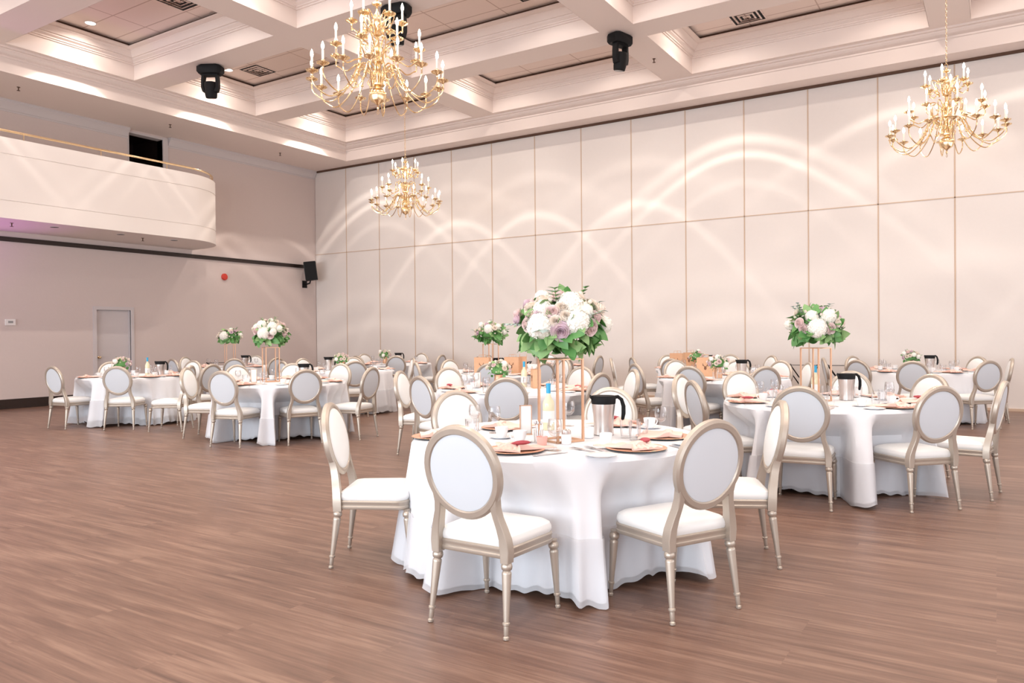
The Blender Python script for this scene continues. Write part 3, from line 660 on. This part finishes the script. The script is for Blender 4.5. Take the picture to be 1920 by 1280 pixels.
PR['petal'] = Proto(thing1('napkin_favour', [('favour', MB().lathe([(.002, -.055), (.018, -.04), (.027, -.01), (.024, .02), (.010, .045), (.001, .06)], 14, mx=T((0, 0, .05)) @ RX(pi / 2) @ Matrix.Diagonal((1, .45, 1, 1))), M['burg'])]))
PR['bread'] = Proto(thing1('bread_plate', [('plate', MB().lathe([(.045, 0), (.05, .003), (.082, .010), (.084, .012), (.081, .013), (.05, .006), (.001, .006)], 30, cap=False), M['china'])]))
PR['knife'] = Proto(thing1('knife', [('handle', MB().box(-.006, -.10, .001, .006, -.01, .006), M['silver']), ('blade', MB().rings([[(-.006, -.01, .002), (.006, -.01, .002), (.006, -.01, .005), (-.006, -.01, .005)], [(-.009, .06, .002), (.007, .06, .002), (.007, .06, .004), (-.009, .06, .004)], [(-.003, .12, .002), (.003, .115, .002), (.003, .115, .003), (-.003, .12, .003)]], cap0=True, cap1=True, smooth=False), M['silver'])]))
fk = MB().rings([[(-.012, .02, .004), (.012, .02, .004), (.012, .02, .006), (-.012, .02, .006)], [(-.013, .05, .006), (.013, .05, .006), (.013, .05, .008), (-.013, .05, .008)]], cap0=True, cap1=True, smooth=False)
for k in range(4): fk.box(-.0125 + k * .0072, .05, .006, -.0092 + k * .0072, .10, .008)
PR['fork'] = Proto(thing1('fork', [('handle', MB().rings([[(-.007, -.10, .001), (.007, -.10, .001), (.007, -.10, .004), (-.007, -.10, .004)], [(-.004, 0, .002), (.004, 0, .002), (.004, 0, .006), (-.004, 0, .006)], [(-.010, .022, .004), (.010, .022, .004), (.010, .022, .007), (-.010, .022, .007)]], cap0=True, cap1=True, smooth=False), M['silver']), ('tines', fk, M['silver'])]))
PR['goblet'] = Proto(thing1('wine_glass', [('bowl', MB().lathe([(.005, .075), (.02, .080), (.036, .10), (.040, .125), (.036, .155), (.033, .168), (.031, .168), (.034, .155), (.037, .125), (.033, .102), (.001, .084)], 22, cap=False), M['glass']), ('stem', MB().lathe([(.036, 0), (.036, .003), (.010, .008), (.0045, .02), (.004, .05), (.006, .076)], 18), M['glass'])]))
PR['tumbler'] = Proto(thing1('water_glass', [('glass', MB().lathe([(.001, .002), (.030, 0), (.034, .05), (.036, .105), (.0345, .105), (.032, .05), (.028, .012), (.001, .010)], 22, cap=False), M['glass'])]))
def handle(r, z0, z1, out, th, seg=6):
    zm = (z0 + z1) / 2; return MB().tube([(r, 0, z1), (r + out * .8, 0, z1), (r + out, 0, zm), (r + out * .6, 0, z0), (r, 0, z0)], th, seg)
PR['cup'] = Proto(thing1('coffee_cup', [('saucer', MB().lathe([(.04, 0), (.045, .003), (.073, .010), (.074, .012), (.045, .006), (.001, .005)], 28, cap=False), M['china']), ('cup', MB().lathe([(.022, .005), (.028, .012), (.038, .045), (.040, .068), (.038, .068), (.034, .04), (.020, .012), (.001, .010)], 24, cap=False), M['china']), ('handle', handle(.038, .025, .058, .022, .004), M['china'])]))
PR['jug'] = Proto(thing1('coffee_jug', [('body', MB().lathe([(.058, 0), (.062, .004), (.060, .05), (.064, .12), (.072, .185), (.072, .190), (.06, .192)], 28), M['steel']),
    ('lid', MB().lathe([(.072, .190), (.074, .195), (.076, .225), (.070, .240), (.002, .242)], 28).rings([[(-.04, -.06, .20), (.04, -.06, .20), (.0, -.06, .235)], [(-.018, -.084, .228), (.018, -.084, .228), (.0, -.084, .246)]], cap0=True, cap1=True, smooth=False, mx=RZ(0)), M['black']),
    ('handle', MB().tube([(0, .062, .228), (0, .088, .232), (0, .110, .215), (0, .122, .175), (0, .122, .13), (0, .116, .095), (0, .112, .088)], [.012, .012, .012, .013, .013, .010, .003], 10), M['black'])]))
PR['bottle'] = Proto(thing1('wine_bottle', [('bottle', MB().lathe([(.034, 0), (.037, .005), (.037, .165), (.034, .185), (.016, .215), (.0135, .235), (.0135, .24)], 22), M['wine']), ('capsule', MB().lathe([(.0145, .236), (.015, .29), (.0165, .292), (.0165, .30), (.002, .302)], 16), M['blue']), ('wine_label', MB().lathe([(.0378, .05), (.0378, .125)], 22, cap=False), M['card'])]))
PR['votive'] = Proto(thing1('creamer_pot', [('pot', MB().lathe([(.026, 0), (.033, .004), (.036, .06), (.034, .065), (.031, .062), (.028, .01), (.001, .008)], 24, cap=False), M['china']), ('handle', handle(.034, .018, .05, .02, .004), M['china'])]))
PR['sugar'] = Proto(thing1('sugar_jar', [('jar', MB().lathe([(.024, 0), (.028, .003), (.030, .05), (.024, .058)], 20), M['china']), ('lid', MB().lathe([(.026, .056), (.027, .062), (.026, .078), (.012, .084), (.002, .085)], 20), M['steel'])]))
PR['rose'] = Proto(thing1('rose_votive', [('votive', MB().lathe([(.02, 0), (.026, .003), (.032, .05), (.030, .05), (.024, .008), (.001, .006)], 18, cap=False), M['pink'])]))
sp = [('glass', MB().lathe([(.001, .002), (.026, 0), (.028, .075), (.0265, .075), (.024, .008), (.001, .007)], 18, cap=False), M['glass'])]
PR['spoons'] = Proto(thing1('glass_of_teaspoons', sp + [('teaspoon', MB().tube([(cos(a) * .004, sin(a) * .004, .01), (cos(a) * .016, sin(a) * .016, .10)], .0022, 5).lathe([(.001, -.012), (.008, 0), (.005, .012)], 8, mx=T((cos(a) * .018, sin(a) * .018, .113))), M['silver']) for a in (0, 1.2, 2.5, 3.7, 5)]))
PR['frame'] = Proto(thing1('table_sign', [('frame', MB().box(-.038, -.006, 0, -.034, .006, .18).box(.034, -.006, 0, .038, .006, .18).box(-.038, -.006, .176, .038, .006, .18).box(-.034, -.03, 0, .034, .03, .005), M['gold']), ('card', MB().box(-.034, -.001, .004, .034, .001, .177), M['card'])]))
bg = MB(); bg.rings([[(-.12, -.055, 0), (.12, -.055, 0), (.12, .055, 0), (-.12, .055, 0)], [(-.122, -.055, .27), (.122, -.055, .27), (.122, .055, .27), (-.122, .055, .27)]], cap0=True, smooth=False); bg.rings([[(-.122, -.055, .27), (.122, -.055, .27), (.122, .055, .27), (-.122, .055, .27)], [(-.115, -.05, .02), (.115, -.05, .02), (.115, .05, .02), (-.115, .05, .02)]], cap1=True, smooth=False)
em_ = MB()
em_.lathe([(.022, -.001), (.022, .001)], 14, mx=T((0, -.0565, .12)) @ RX(pi / 2) @ Matrix.Diagonal((.8, 1.2, 1, 1)))
for s_ in (-1, 1):
    em_.tube([(s_ * .008, -.057, .14), (s_ * .03, -.057, .165), (s_ * .035, -.057, .185)], .004, 5); em_.tube([(s_ * .02, -.057, .155), (s_ * .04, -.057, .16)], .0035, 5)
PR['bag'] = Proto(thing1('gift_bag', [('bag', bg, M['kraft']), ('emblem', em_, M['print']), ('handle', MB().tube([(-.04, -.054, .262), (-.035, -.054, .31), (.035, -.054, .31), (.04, -.054, .262)], .003, 5), M['kraft']), ('handle', MB().tube([(-.04, .054, .262), (-.035, .054, .31), (.035, .054, .31), (.04, .054, .262)], .003, 5), M['kraft'])]))
# stands
mb = MB(); hs = .09; t0 = .006
posts = [MB().box(sx * hs - t0, sy * hs - t0, .012, sx * hs + t0, sy * hs + t0, .47) for sx in (-1, 1) for sy in (-1, 1)]
base = MB().box(-hs - t0, -hs - t0, 0, hs + t0, -hs + t0, .012).box(-hs - t0, hs - t0, 0, hs + t0, hs + t0, .012).box(-hs - t0, -hs, 0, -hs + t0, hs, .012).box(hs - t0, -hs, 0, hs + t0, hs, .012)
topf = MB().box(-hs - t0, -hs - t0, .47, hs + t0, hs + t0, .478)
PR['stand'] = Proto(thing1('flower_stand', [('post', p_, M['gold']) for p_ in posts] + [('base_frame', base, M['gold']), ('top_plate', topf, M['gold'])]))
ft = MB()
ft.tube([(-.26, -.2, 0), (.26, -.2, .76)], .011, 8).tube([(-.26, .2, 0), (.26, .2, .76)], .011, 8)
f2 = MB().tube([(.26, -.18, 0), (-.26, -.18, .76)], .011, 8).tube([(.26, .18, 0), (-.26, .18, .76)], .011, 8)
f3 = MB().tube([(.26, -.22, .76), (.26, .22, .76)], .012, 8).tube([(-.26, -.22, .76), (-.26, .22, .76)], .012, 8)
f4 = MB().box(-.26, -.14, .755, .26, -.11, .76).box(-.26, .11, .755, .26, .14, .76)
PR['tray'] = Proto(thing1('folding_tray_stand', [('leg_frame', ft, M['black']), ('leg_frame', f2, M['black']), ('top_bar', f3, M['black']), ('strap', f4, M['black'])]))

# ------------------------------------------------------------------ flowers
def petal(mb, size, tilt, rot, cup, mi, mx):
    nu, nv = 4, 4; v = []; f = []
    for j in range(nv + 1):
        w_ = j / nv
        for i in range(nu + 1):
            u = i / nu * 2 - 1; wd = size * .55 * sin(pi * min(.98, .18 + w_ * .72)) 
            x = u * wd; y = size * w_; z = cup * (u * u * .35 * size + (w_ ** 2) * .45 * size * 0)
            v.append((x, y, z))
    for j in range(nv):
        for i in range(nu): a = j * (nu + 1) + i; f.append((a, a + 1, a + nu + 2, a + nu + 1))
    mb.add(v, f, mi, True, mx @ RZ(rot) @ RX(tilt))
def rose_mesh(m_, name):
    mb = MB(); rnd = random.Random(3)
    for (n, r, h, z0) in ((2, .16, .80, 0), (3, .28, .78, 0), (4, .42, .70, -.02), (5, .60, .58, -.06), (5, .80, .42, -.12), (6, .98, .24, -.18)):
        for k in range(n):
            a0 = 2 * pi * k / n + r * 5 + rnd.uniform(-.1, .1); aw = 2 * pi / n * .72; v = []; f = []
            for j in range(6):
                t_ = j / 5
                for i in range(7):
                    u = i / 3 - 1; a = a0 + aw * u
                    rr = r * (.30 + .70 * sin(t_ * pi / 2)) * (1 + .10 * t_ ** 4) + .03 * u
                    z = z0 - .25 + (h + .25) * t_ * (1 - .20 * u * u * t_) - .06 * t_ ** 5
                    v.append((rr * cos(a), rr * sin(a), z))
            for j in range(5):
                for i in range(6): q = j * 7 + i; f.append((q, q + 1, q + 8, q + 7))
            mb.add(v, f)
    mb.lathe([(.05, -.4), (.5, -.3), (.75, -.12), (.5, 0), (.05, .1)], 10)
    return mb.mesh(name, m_)
def hyd_mesh():
    mb = MB(); n = 190; ga = pi * (3 - sqrt(5)); rnd = random.Random(5)
    mb.lathe([(.1, -.80), (.5, -.70), (.80, -.35), (.88, 0), (.80, .4), (.5, .74), (.05, .90)], 20)
    for i in range(n):
        z = 1 - 1.8 * (i + .5) / n; r = sqrt(max(0, 1 - z * z)); a = ga * i; d = Vector((r * cos(a), r * sin(a), z))
        q = Vector((0, 0, 1)).rotation_difference(d).to_matrix().to_4x4(); mx = T(d * rnd.uniform(.86, .95)) @ q @ RZ(i) @ RX(rnd.uniform(-.35, .35)); v = []; f = []
        for k in range(4):
            b_ = k * pi / 2; o_ = len(v)
            v += [(0, 0, 0), (.12 * cos(b_ - .62), .12 * sin(b_ - .62), .025), (.155 * cos(b_), .155 * sin(b_), .035), (.12 * cos(b_ + .62), .12 * sin(b_ + .62), .025)]; f.append((o_, o_ + 1, o_ + 2, o_ + 3))
        mb.add(v, f, 0, False, mx)
    return mb.mesh('hydrangea', M['hyd'])
def bud_mesh():
    mb = MB()
    for k in range(5): petal(mb, .9, 1.25, k * 2 * pi / 5, 1.0, 0, T((0, 0, -.1)) @ RZ(k * 2 * pi / 5) @ T((0, .14, 0)) @ RZ(-k * 2 * pi / 5))
    mb.lathe([(.1, -.3), (.45, -.1), (.5, .3), (.2, .6)], 10); return mb.mesh('bud', M['rosew'])
ROSE_P = rose_mesh(M['rosep'], 'rose'); ROSE_L = rose_mesh(M['rosel'], 'rose'); ROSE_W = rose_mesh(M['rosew'], 'rose'); HYD = hyd_mesh(); BUD = bud_mesh()
def leaf(mb, mx, L_, W_, mi, curl=.25):
    v = []; f = []; n = 7
    for j in range(n + 1):
        t_ = j / n; w_ = W_ * (sin(pi * min(1, t_ ** .72)) ** .75) * .5 + .0006; z = -curl * L_ * t_ * t_
        v += [(-w_, L_ * t_, z + w_ * .25), (0, L_ * t_, z), (w_, L_ * t_, z + w_ * .25)]
    for j in range(n): a = j * 3; f += [(a, a + 1, a + 4, a + 3), (a + 1, a + 2, a + 5, a + 4)]
    mb.add(v, f, mi, True, mx)
def orient(d, roll=0):
    y = Vector(d).normalized(); x = y.cross(Vector((0, 0, 1)))
    if x.length < .05: x = Vector((1, 0, 0))
    x.normalize(); z = x.cross(y); m_ = Matrix((x, y, z)).transposed().to_4x4(); return m_ @ RY(roll)
def orient2(y, up):
    y = Vector(y).normalized(); x = y.cross(Vector(up)); x = x.normalized() if x.length > .05 else Vector((1, 0, 0)); z = x.cross(y); return Matrix((x, y, z)).transposed().to_4x4()
def foliage(mb, seed, rx, rz, n, cz, low=True, Ls=.11):
    rnd = random.Random(seed)
    for i in range(n):
        skirt = rnd.random() < .45
        a = rnd.uniform(0, 2 * pi); el = rnd.uniform(-.95, -.15) if skirt else rnd.uniform(-.3, 1.4)
        d = Vector((cos(a) * cos(el), sin(a) * cos(el), sin(el)))
        k_ = .70 if skirt else .70; p = Vector((d.x * rx * k_, d.y * rx * k_, cz + d.z * rz * k_))
        if skirt: dd = Vector((d.x + rnd.uniform(-.7, .7), d.y + rnd.uniform(-.7, .7), rnd.uniform(-1.0, -.05)))
        else: dd = Vector((d.x * .8 + rnd.uniform(-.9, .9), d.y * .8 + rnd.uniform(-.9, .9), d.z * .5 + rnd.uniform(-.8, .6)))
        L_ = Ls * rnd.uniform(.65, 1.15) * (1.15 if skirt else 1); leaf(mb, T(p) @ orient2(dd, d + Vector((rnd.uniform(-.5, .5), rnd.uniform(-.5, .5), .3))), L_, L_ * rnd.uniform(.55, .78), rnd.choice((0, 0, 0, 1, 1)), rnd.uniform(.1, .4))
    for i in range(max(4, n // 22)):          # sprigs that stick out
        a = rnd.uniform(0, 2 * pi); el = rnd.uniform(-.3, 1.2); d = Vector((cos(a) * cos(el), sin(a) * cos(el), sin(el)))
        p0 = Vector((d.x * rx * .8, d.y * rx * .8, cz + d.z * rz * .8)); tip = p0 + d * Ls * (1.0 if low else .9)
        mb.tube([p0, tip], .002, 4, 1)
        mi = rnd.choice((0, 1, 2, 2))
        for k in range(4):
            for s_ in (-1, 1):
                q = p0.lerp(tip, (k + 1) / 4.5); side = d.cross(Vector((0, 0, 1))).normalized() * s_; leaf(mb, T(q) @ orient(d * .7 + side, 0), Ls * .42, Ls * .26, mi)
def bloom(me, nm, parent, p, d, s_):
    o = link(nm, me, parent); q = Vector((0, 0, 1)).rotation_difference(Vector(d).normalized()); o.rotation_mode = 'QUATERNION'; o.rotation_quaternion = q; o.location = p; o.scale = (s_,) * 3; return o
def arrangement(loc, rz, seed, rx, rz_, label, low=False, nleaf=170, fixed=None, fine=True):
    r_ = empty('flower_arrangement' if not low else 'low_flower_arrangement', loc, 0); rnd = random.Random(seed)
    cz = rz_ * 1.0 if not low else .15 + rz_ * .5
    mb = MB(); foliage(mb, seed, rx, rz_, nleaf, cz, Ls=.105 if not low else .05)
    mb.lathe([(.02, cz - rz_ * .5), (rx * .55, cz - rz_ * .35), (rx * .62, cz), (rx * .45, cz + rz_ * .5), (.02, cz + rz_ * .62)], 14, 0)
    f_ = mb.build('foliage', [M['leaf1'], M['leaf2'], M['euc']], r_)
    if low:
        MB().lathe([(.045, 0), (.05, .004), (.056, .07), (.050, .12), (.055, .15), (.052, .15), (.045, .12), (.001, .02)], 20, cap=False).build('vase', M['gold'], r_)
    placed = []
    def put(me, nm, d, s_, k=1.0):
        d = Vector(d).normalized(); p = Vector((d.x * rx * k, d.y * rx * k, cz + d.z * rz_ * k)); bloom(me, nm, r_, p, d, s_); placed.append((d, s_ / rx))
    if fixed:
        for me, nm, d, s_ in fixed: put(me, nm, d, s_, .88 if nm == 'rose' else .80)
    tries = 0
    kinds = [(HYD, 'hydrangea', .052 if not low else .05)] * 3 + [(ROSE_P, 'rose', .042)] * 3 + [(ROSE_W, 'rose', .042)] * 6 + [(ROSE_L, 'rose', .040)] * 1 + [(BUD, 'bud', .024)] * 7
    target = (44 if not low else 26); tot = 0
    while tot < target and tries < 900:
        tries += 1; a = rnd.uniform(0, 2 * pi); el = rnd.uniform(-.12, 1.45) if not low else rnd.uniform(-.2, 1.4); d = Vector((cos(a) * cos(el), sin(a) * cos(el), sin(el)))
        me, nm, s_ = rnd.choice(kinds); s_ *= rnd.uniform(.85, 1.12) * (1 if not low else .75)
        if any((d - e_).length < (s_ / rx + t_) * .86 for e_, t_ in placed): continue
        put(me, nm, d, s_, rnd.uniform(.84, .98)); tot += 1
    tag(r_, label, 'flowers', 'tall flower arrangements' if not low else 'low flower arrangements')
    r_.rotation_euler = (0, 0, rz); return r_
ZC = ZTAB + .0005
STROT = R_(32.4 + 45 - 11.7)
def tall(x, y, nm, seed, rx, rzz, fixed=None, nleaf=170):
    PR['stand'].put((x, y, ZC), STROT, 'tall copper-gold four-post flower stand on ' + nm, 'flower stand', 'gold flower stands')
    arrangement((x, y, ZC + .479), 0, seed, rx, rzz, 'tall round white and blush bouquet on ' + nm, fixed=fixed, nleaf=nleaf)
# directions: camera side of the bouquet is roughly (0.5,-0.85,0) seen from the table
tv = Vector((.49, -.87, 0)); tr_ = Vector((.87, .49, 0)); tu = Vector((0, 0, 1))
def dd(r, u): f_ = sqrt(max(.05, 1 - min(.95, r * r + u * u))); return tr_ * r + tu * u + tv * f_
T1F = [(HYD, 'hydrangea', dd(-.52, -.05), .082), (HYD, 'hydrangea', dd(.42, .08), .078), (HYD, 'hydrangea', dd(.25, .72), .08), (HYD, 'hydrangea', dd(-.45, .55), .06), (HYD, 'hydrangea', dd(.62, .45), .055), (ROSE_L, 'rose', dd(.0, -.22), .054), (ROSE_P, 'rose', dd(-.02, .93), .058),
       (ROSE_P, 'rose', dd(.72, -.10), .048), (ROSE_P, 'rose', dd(-.20, .42), .042), (ROSE_W, 'rose', dd(.05, .55), .044), (ROSE_P, 'rose', dd(-.78, .02), .042), (ROSE_L, 'rose', dd(-.50, .36), .034), (ROSE_W, 'rose', dd(-.12, .12), .034), (ROSE_W, 'rose', dd(.12, .30), .032), (ROSE_P, 'rose', dd(-.72, .30), .034), (ROSE_P, 'rose', dd(.86, .26), .036)]
tall(-2.125, 3.87, 'the nearest table', 21, .27, .19, T1F, 210)
T2F = [(HYD, 'hydrangea', dd(-.25, -.1), .09), (HYD, 'hydrangea', dd(.30, .6), .078), (HYD, 'hydrangea', dd(-.4, .6), .06), (ROSE_P, 'rose', dd(.28, -.12), .05), (ROSE_P, 'rose', dd(-.72, -.1), .045), (ROSE_W, 'rose', dd(.62, .2), .04), (ROSE_P, 'rose', dd(-.15, .95), .042)]
tall(-1.36, 7.22, 'the right tall-flower table', 22, .245, .185, T2F, 150)
T3F = [(HYD, 'hydrangea', dd(-.1, .0), .09), (HYD, 'hydrangea', dd(-.35, .7), .075), (HYD, 'hydrangea', dd(.4, .55), .075), (ROSE_P, 'rose', dd(-.65, .2), .052), (ROSE_P, 'rose', dd(.32, -.2), .048)]
tall(-8.44, 7.09, 'the left tall-flower table', 23, .25, .19, T3F, 120)
tall(-13.85, 10.55, 'the tall-flower table by the wall', 24, .26, .16, [(HYD, 'hydrangea', dd(-.2, .1), .10)], 100)
tall(-6.88, 10.2, 'the tall-flower table with bags', 25, .26, .17, [(HYD, 'hydrangea', dd(-.1, .5), .08)], 100)
for (x, y, nm, sd) in ((-11.98, 7.05, 'the table by the door', 31), (-10.15, 10.15, 'the centre-left low-flower table', 32), (-4.95, 7.5, 'the table behind the nearest', 33), (-3.2, 10.3, 'the centre-right low-flower table', 34),
                       (-4.45, 13.1, 'the far table with bags', 35), (-1.15, 13.75, 'the far right table', 36), (-11.65, 13.0, 'the far left corner table', 37)):
    arrangement((x, y, ZC), 0, sd, .15, .11, 'low cream bouquet in a gold vase on ' + nm, low=True, nleaf=32)

# ------------------------------------------------------------------ things on the tables
def P_(k, x, y, rz, label, cat, grp=None, dz=0): return PR[k].put((x, y, ZC + dz), rz, label, cat, grp)
NT = 'the nearest table'
def charger(x, y, ang, where, petal_=False):
    # ang: direction from the table centre out to the seat
    P_('charger', x, y, 0, 'rose gold charger plate ' + where, 'plate', 'rose gold charger plates')
    P_('napkin', x, y, ang - pi / 2 + pi, 'folded blush napkin ' + where, 'napkin', 'blush napkins')
    if petal_: P_('petal', x + .05 * cos(ang + 1.3), y + .05 * sin(ang + 1.3), ang + .9, 'burgundy napkin favour ' + where, 'favour', 'burgundy napkin favours')
for (x, y, a, wh, pt) in ((-2.15, 3.40, -86, 'in front of the front left chair of ' + NT, True), (-1.615, 3.769, -33, 'in front of the front right chair of ' + NT, True), (-1.66, 4.28, 17, 'before the right chair of ' + NT, False),
                          (-2.72, 4.20, 175, 'before the back left chair of ' + NT, False), (-2.84, 3.64, 222, 'before the left chair of ' + NT, False), (-2.15, 4.72, 95, 'before the back right chair of ' + NT, True)):
    charger(x, y, R_(a), wh, pt)
for (k, x, y, rz, lb, cat, grp) in (
    ('bread', -1.673, 3.467, 0, 'white bread plate left of the front right charger on ' + NT, 'plate', 'white bread plates'),
    ('bread', -1.438, 4.06, 0, 'white bread plate behind the front right chair back on ' + NT, 'plate', 'white bread plates'),
    ('bread', -2.50, 3.50, 0, 'white bread plate at the front left edge of ' + NT, 'plate', 'white bread plates'),
    ('cup', -2.49, 3.80, 2.0, 'white coffee cup on its saucer left of the gold sign on ' + NT, 'cup', 'coffee cups'),
    ('cup', -1.902, 4.66, 1.0, 'white coffee cup behind the glasses on ' + NT, 'cup', 'coffee cups'),
    ('cup', -2.30, 3.70, 4.0, 'white coffee cup left of the teaspoon glass on ' + NT, 'cup', 'coffee cups'),
    ('jug', -2.024, 4.227, R_(-58), 'steel coffee jug with a black lid on ' + NT, 'jug', 'steel coffee jugs'),
    ('bottle', -2.44, 4.28, 0, 'pale wine bottle with a blue capsule behind the stand on ' + NT, 'bottle', 'wine bottles'),
    ('frame', -2.455, 4.02, R_(45), 'narrow gold table sign with a white card on ' + NT, 'table sign', 'gold table signs'),
    ('spoons', -2.194, 3.731, 0, 'glass of silver teaspoons in front of the gold stand', 'glass', None),
    ('sugar', -2.036, 3.769, 0, 'white sugar jar with metal lid at the foot of the stand', 'jar', None),
    ('votive', -1.833, 3.856, 1.5, 'white creamer pot in front of the steel jug on ' + NT, 'pot', 'creamer pots'),
    ('votive', -2.04, 4.05, 3.5, 'white creamer pot behind the gold stand on ' + NT, 'pot', 'creamer pots'),
    ('rose', -2.13, 3.66, 0, 'small pink glass votive between teaspoon glass and wine glass', 'candle holder', None),
    ('goblet', -1.97, 3.52, 0, 'wine glass at the front middle of ' + NT, 'glass', 'wine glasses'),
    ('goblet', -2.84, 4.02, 0, 'wine glass at the left side of ' + NT + ', near its edge', 'glass', 'wine glasses'),
    ('goblet', -2.66, 3.98, 0, 'wine glass at the left side of ' + NT + ', further in', 'glass', 'wine glasses'),
    ('goblet', -2.42, 4.52, 0, 'wine glass behind the wine bottle on ' + NT, 'glass', 'wine glasses'),
    ('goblet', -1.73, 4.42, 0, 'wine glass among the glasses right of the jug on ' + NT, 'glass', 'wine glasses'),
    ('tumbler', -1.847, 4.16, 0, 'water glass right beside the steel jug on ' + NT, 'glass', 'water glasses'),
    ('tumbler', -1.765, 4.10, 0, 'water glass in front of the cluster right of the jug', 'glass', 'water glasses'),
    ('tumbler', -1.78, 4.25, 0, 'water glass at the back of the cluster right of the jug', 'glass', 'water glasses'),
    ('tumbler', -2.70, 3.78, 0, 'water glass at the left edge of ' + NT, 'glass', 'water glasses'),
    ('tumbler', -2.62, 3.69, 0, 'water glass by the left charger of ' + NT, 'glass', 'water glasses'),
    ('knife', -1.93, 3.39, R_(-25), 'silver knife right of the front left charger on ' + NT, 'knife', 'silver knives'),
    ('fork', -1.80, 3.66, R_(60), 'silver fork left of the front right charger on ' + NT, 'fork', 'silver forks'),
    ('fork', -1.84, 3.60, R_(70), 'second silver fork left of the front right charger on ' + NT, 'fork', 'silver forks'),
    ('knife', -1.42, 3.92, R_(55), 'silver knife right of the front right charger on ' + NT, 'knife', 'silver knives')):
    P_(k, x, y, rz, lb, cat, grp)
for key, t_ in TABLES.items():
    if key == 'T1': continue
    cx, cyy = t_['c']; nm = t_['n']; far = key in ('T7', 'T8', 'T13')
    for i, (a, ph) in enumerate(t_['seats']):
        wh = 'before the %s chair of %s' % (ph, nm)
        ca, sa = cos(a), sin(a)
        def at(r, s_): return cx + r * ca - s_ * sa, cyy + r * sa + s_ * ca
        charger(cx + .74 * ca, cyy + .74 * sa, a, wh, key in ('T2', 'T5') and i % 3 == 0)
        x, y = at(.74, -.245 if 0 else -.25); P_('bread', x, y, 0, 'white bread plate ' + wh, 'plate', 'white bread plates')
        x, y = at(.53, .17); P_('goblet', x, y, 0, 'clear wine glass ' + wh, 'glass', 'wine glasses')
        x, y = at(.47, .08); P_('tumbler', x, y, 0, 'clear water glass ' + wh, 'glass', 'water glasses')
        if not far: 
            x, y = at(.52, -.14); P_('cup', x, y, a, 'white coffee cup ' + wh, 'cup', 'coffee cups')
            x, y = at(.75, .19); P_('knife', x, y, a + pi / 2, 'silver knife ' + wh, 'knife', 'silver knives')
for (k, tb, x, y, lb) in (('jug', 'T2', -1.14, 7.44, ''), ('jug', 'T10', -3.008, 10.75, ''), ('jug', 'T11', -4.10, 12.95, ''), ('jug', 'T12', -.873, 13.62, ''), ('jug', 'T4', -11.48, 7.4, ''), ('jug', 'T3', -8.15, 7.42, ''), ('jug', 'T6', -10.42, 10.08, ''), ('jug', 'T7', -13.3, 10.5, ''), ('jug', 'T8', -11.30, 13.05, ''), ('jug', 'T9', -6.95, 10.5, '')):
    P_(k, x, y, R_(-58), 'steel coffee jug with a black lid on ' + TABLES[tb]['n'], 'jug', 'steel coffee jugs')
for (tb, x, y) in (('T2', -1.44, 7.62), ('T4', -11.75, 7.35), ('T5', -4.72, 7.70)):
    P_('bottle', x, y, 0, 'pale wine bottle with a blue capsule on ' + TABLES[tb]['n'], 'bottle', 'wine bottles')
for (tb, x, y) in (('T3', -8.5, 6.85), ('T5', -5.15, 7.35)):
    P_('frame', x, y, R_(40), 'narrow gold table sign with a white card on ' + TABLES[tb]['n'], 'table sign', 'gold table signs')
for (x, y, rz, lb, s_) in ((-6.80, 9.85, 15, 'kraft gift bag with dark emblem, leftmost on the tall-flower bag table', 1), (-6.4, 10.1, 10, 'kraft gift bag in the middle of the tall-flower bag table', 1), (-6.33, 10.3, -60, 'kraft gift bag, rightmost on the tall-flower bag table', 1),
                           (-4.5, 7.6, -50, 'small kraft gift bag at the back of the table behind the nearest', .8), (-3.5, 10.68, 12, 'kraft gift bag on the centre-right low-flower table', 1), (-4.72, 12.86, -8, 'kraft gift bag, left of the two on the far table', 1), (-4.66, 13.38, -15, 'kraft gift bag, right of the two on the far table', 1)):
    PR['bag'].put((x, y, ZC), R_(rz), lb, 'bag', 'kraft gift bags', s_)
for (x, y, rz, lb) in ((-3.05, 14.93, 0, 'black folding tray stand by the panel wall, left of two near the right tables'), (-2.35, 14.98, 10, 'black folding tray stand by the panel wall, right of two near the right tables'), (-9.1, 14.6, 20, 'black folding tray stand by the panel wall, left of the middle'), (-16.05, 11.9, 60, 'black folding tray stand at the left wall behind the tall flowers')):
    PR['tray'].put((x, y, 0), R_(rz), lb, 'tray stand', 'folding tray stands')
for (x, y) in ((.55, 1.9),):
    sc_ = MB().box(0, 0, 0, .02, .012, .001).build('paper_scrap', M['card'], loc=(x, y, 0.0005)); tag(sc_, 'tiny white paper scrap lying on the floor at lower right', 'scrap')
bpy.context.view_layer.update()
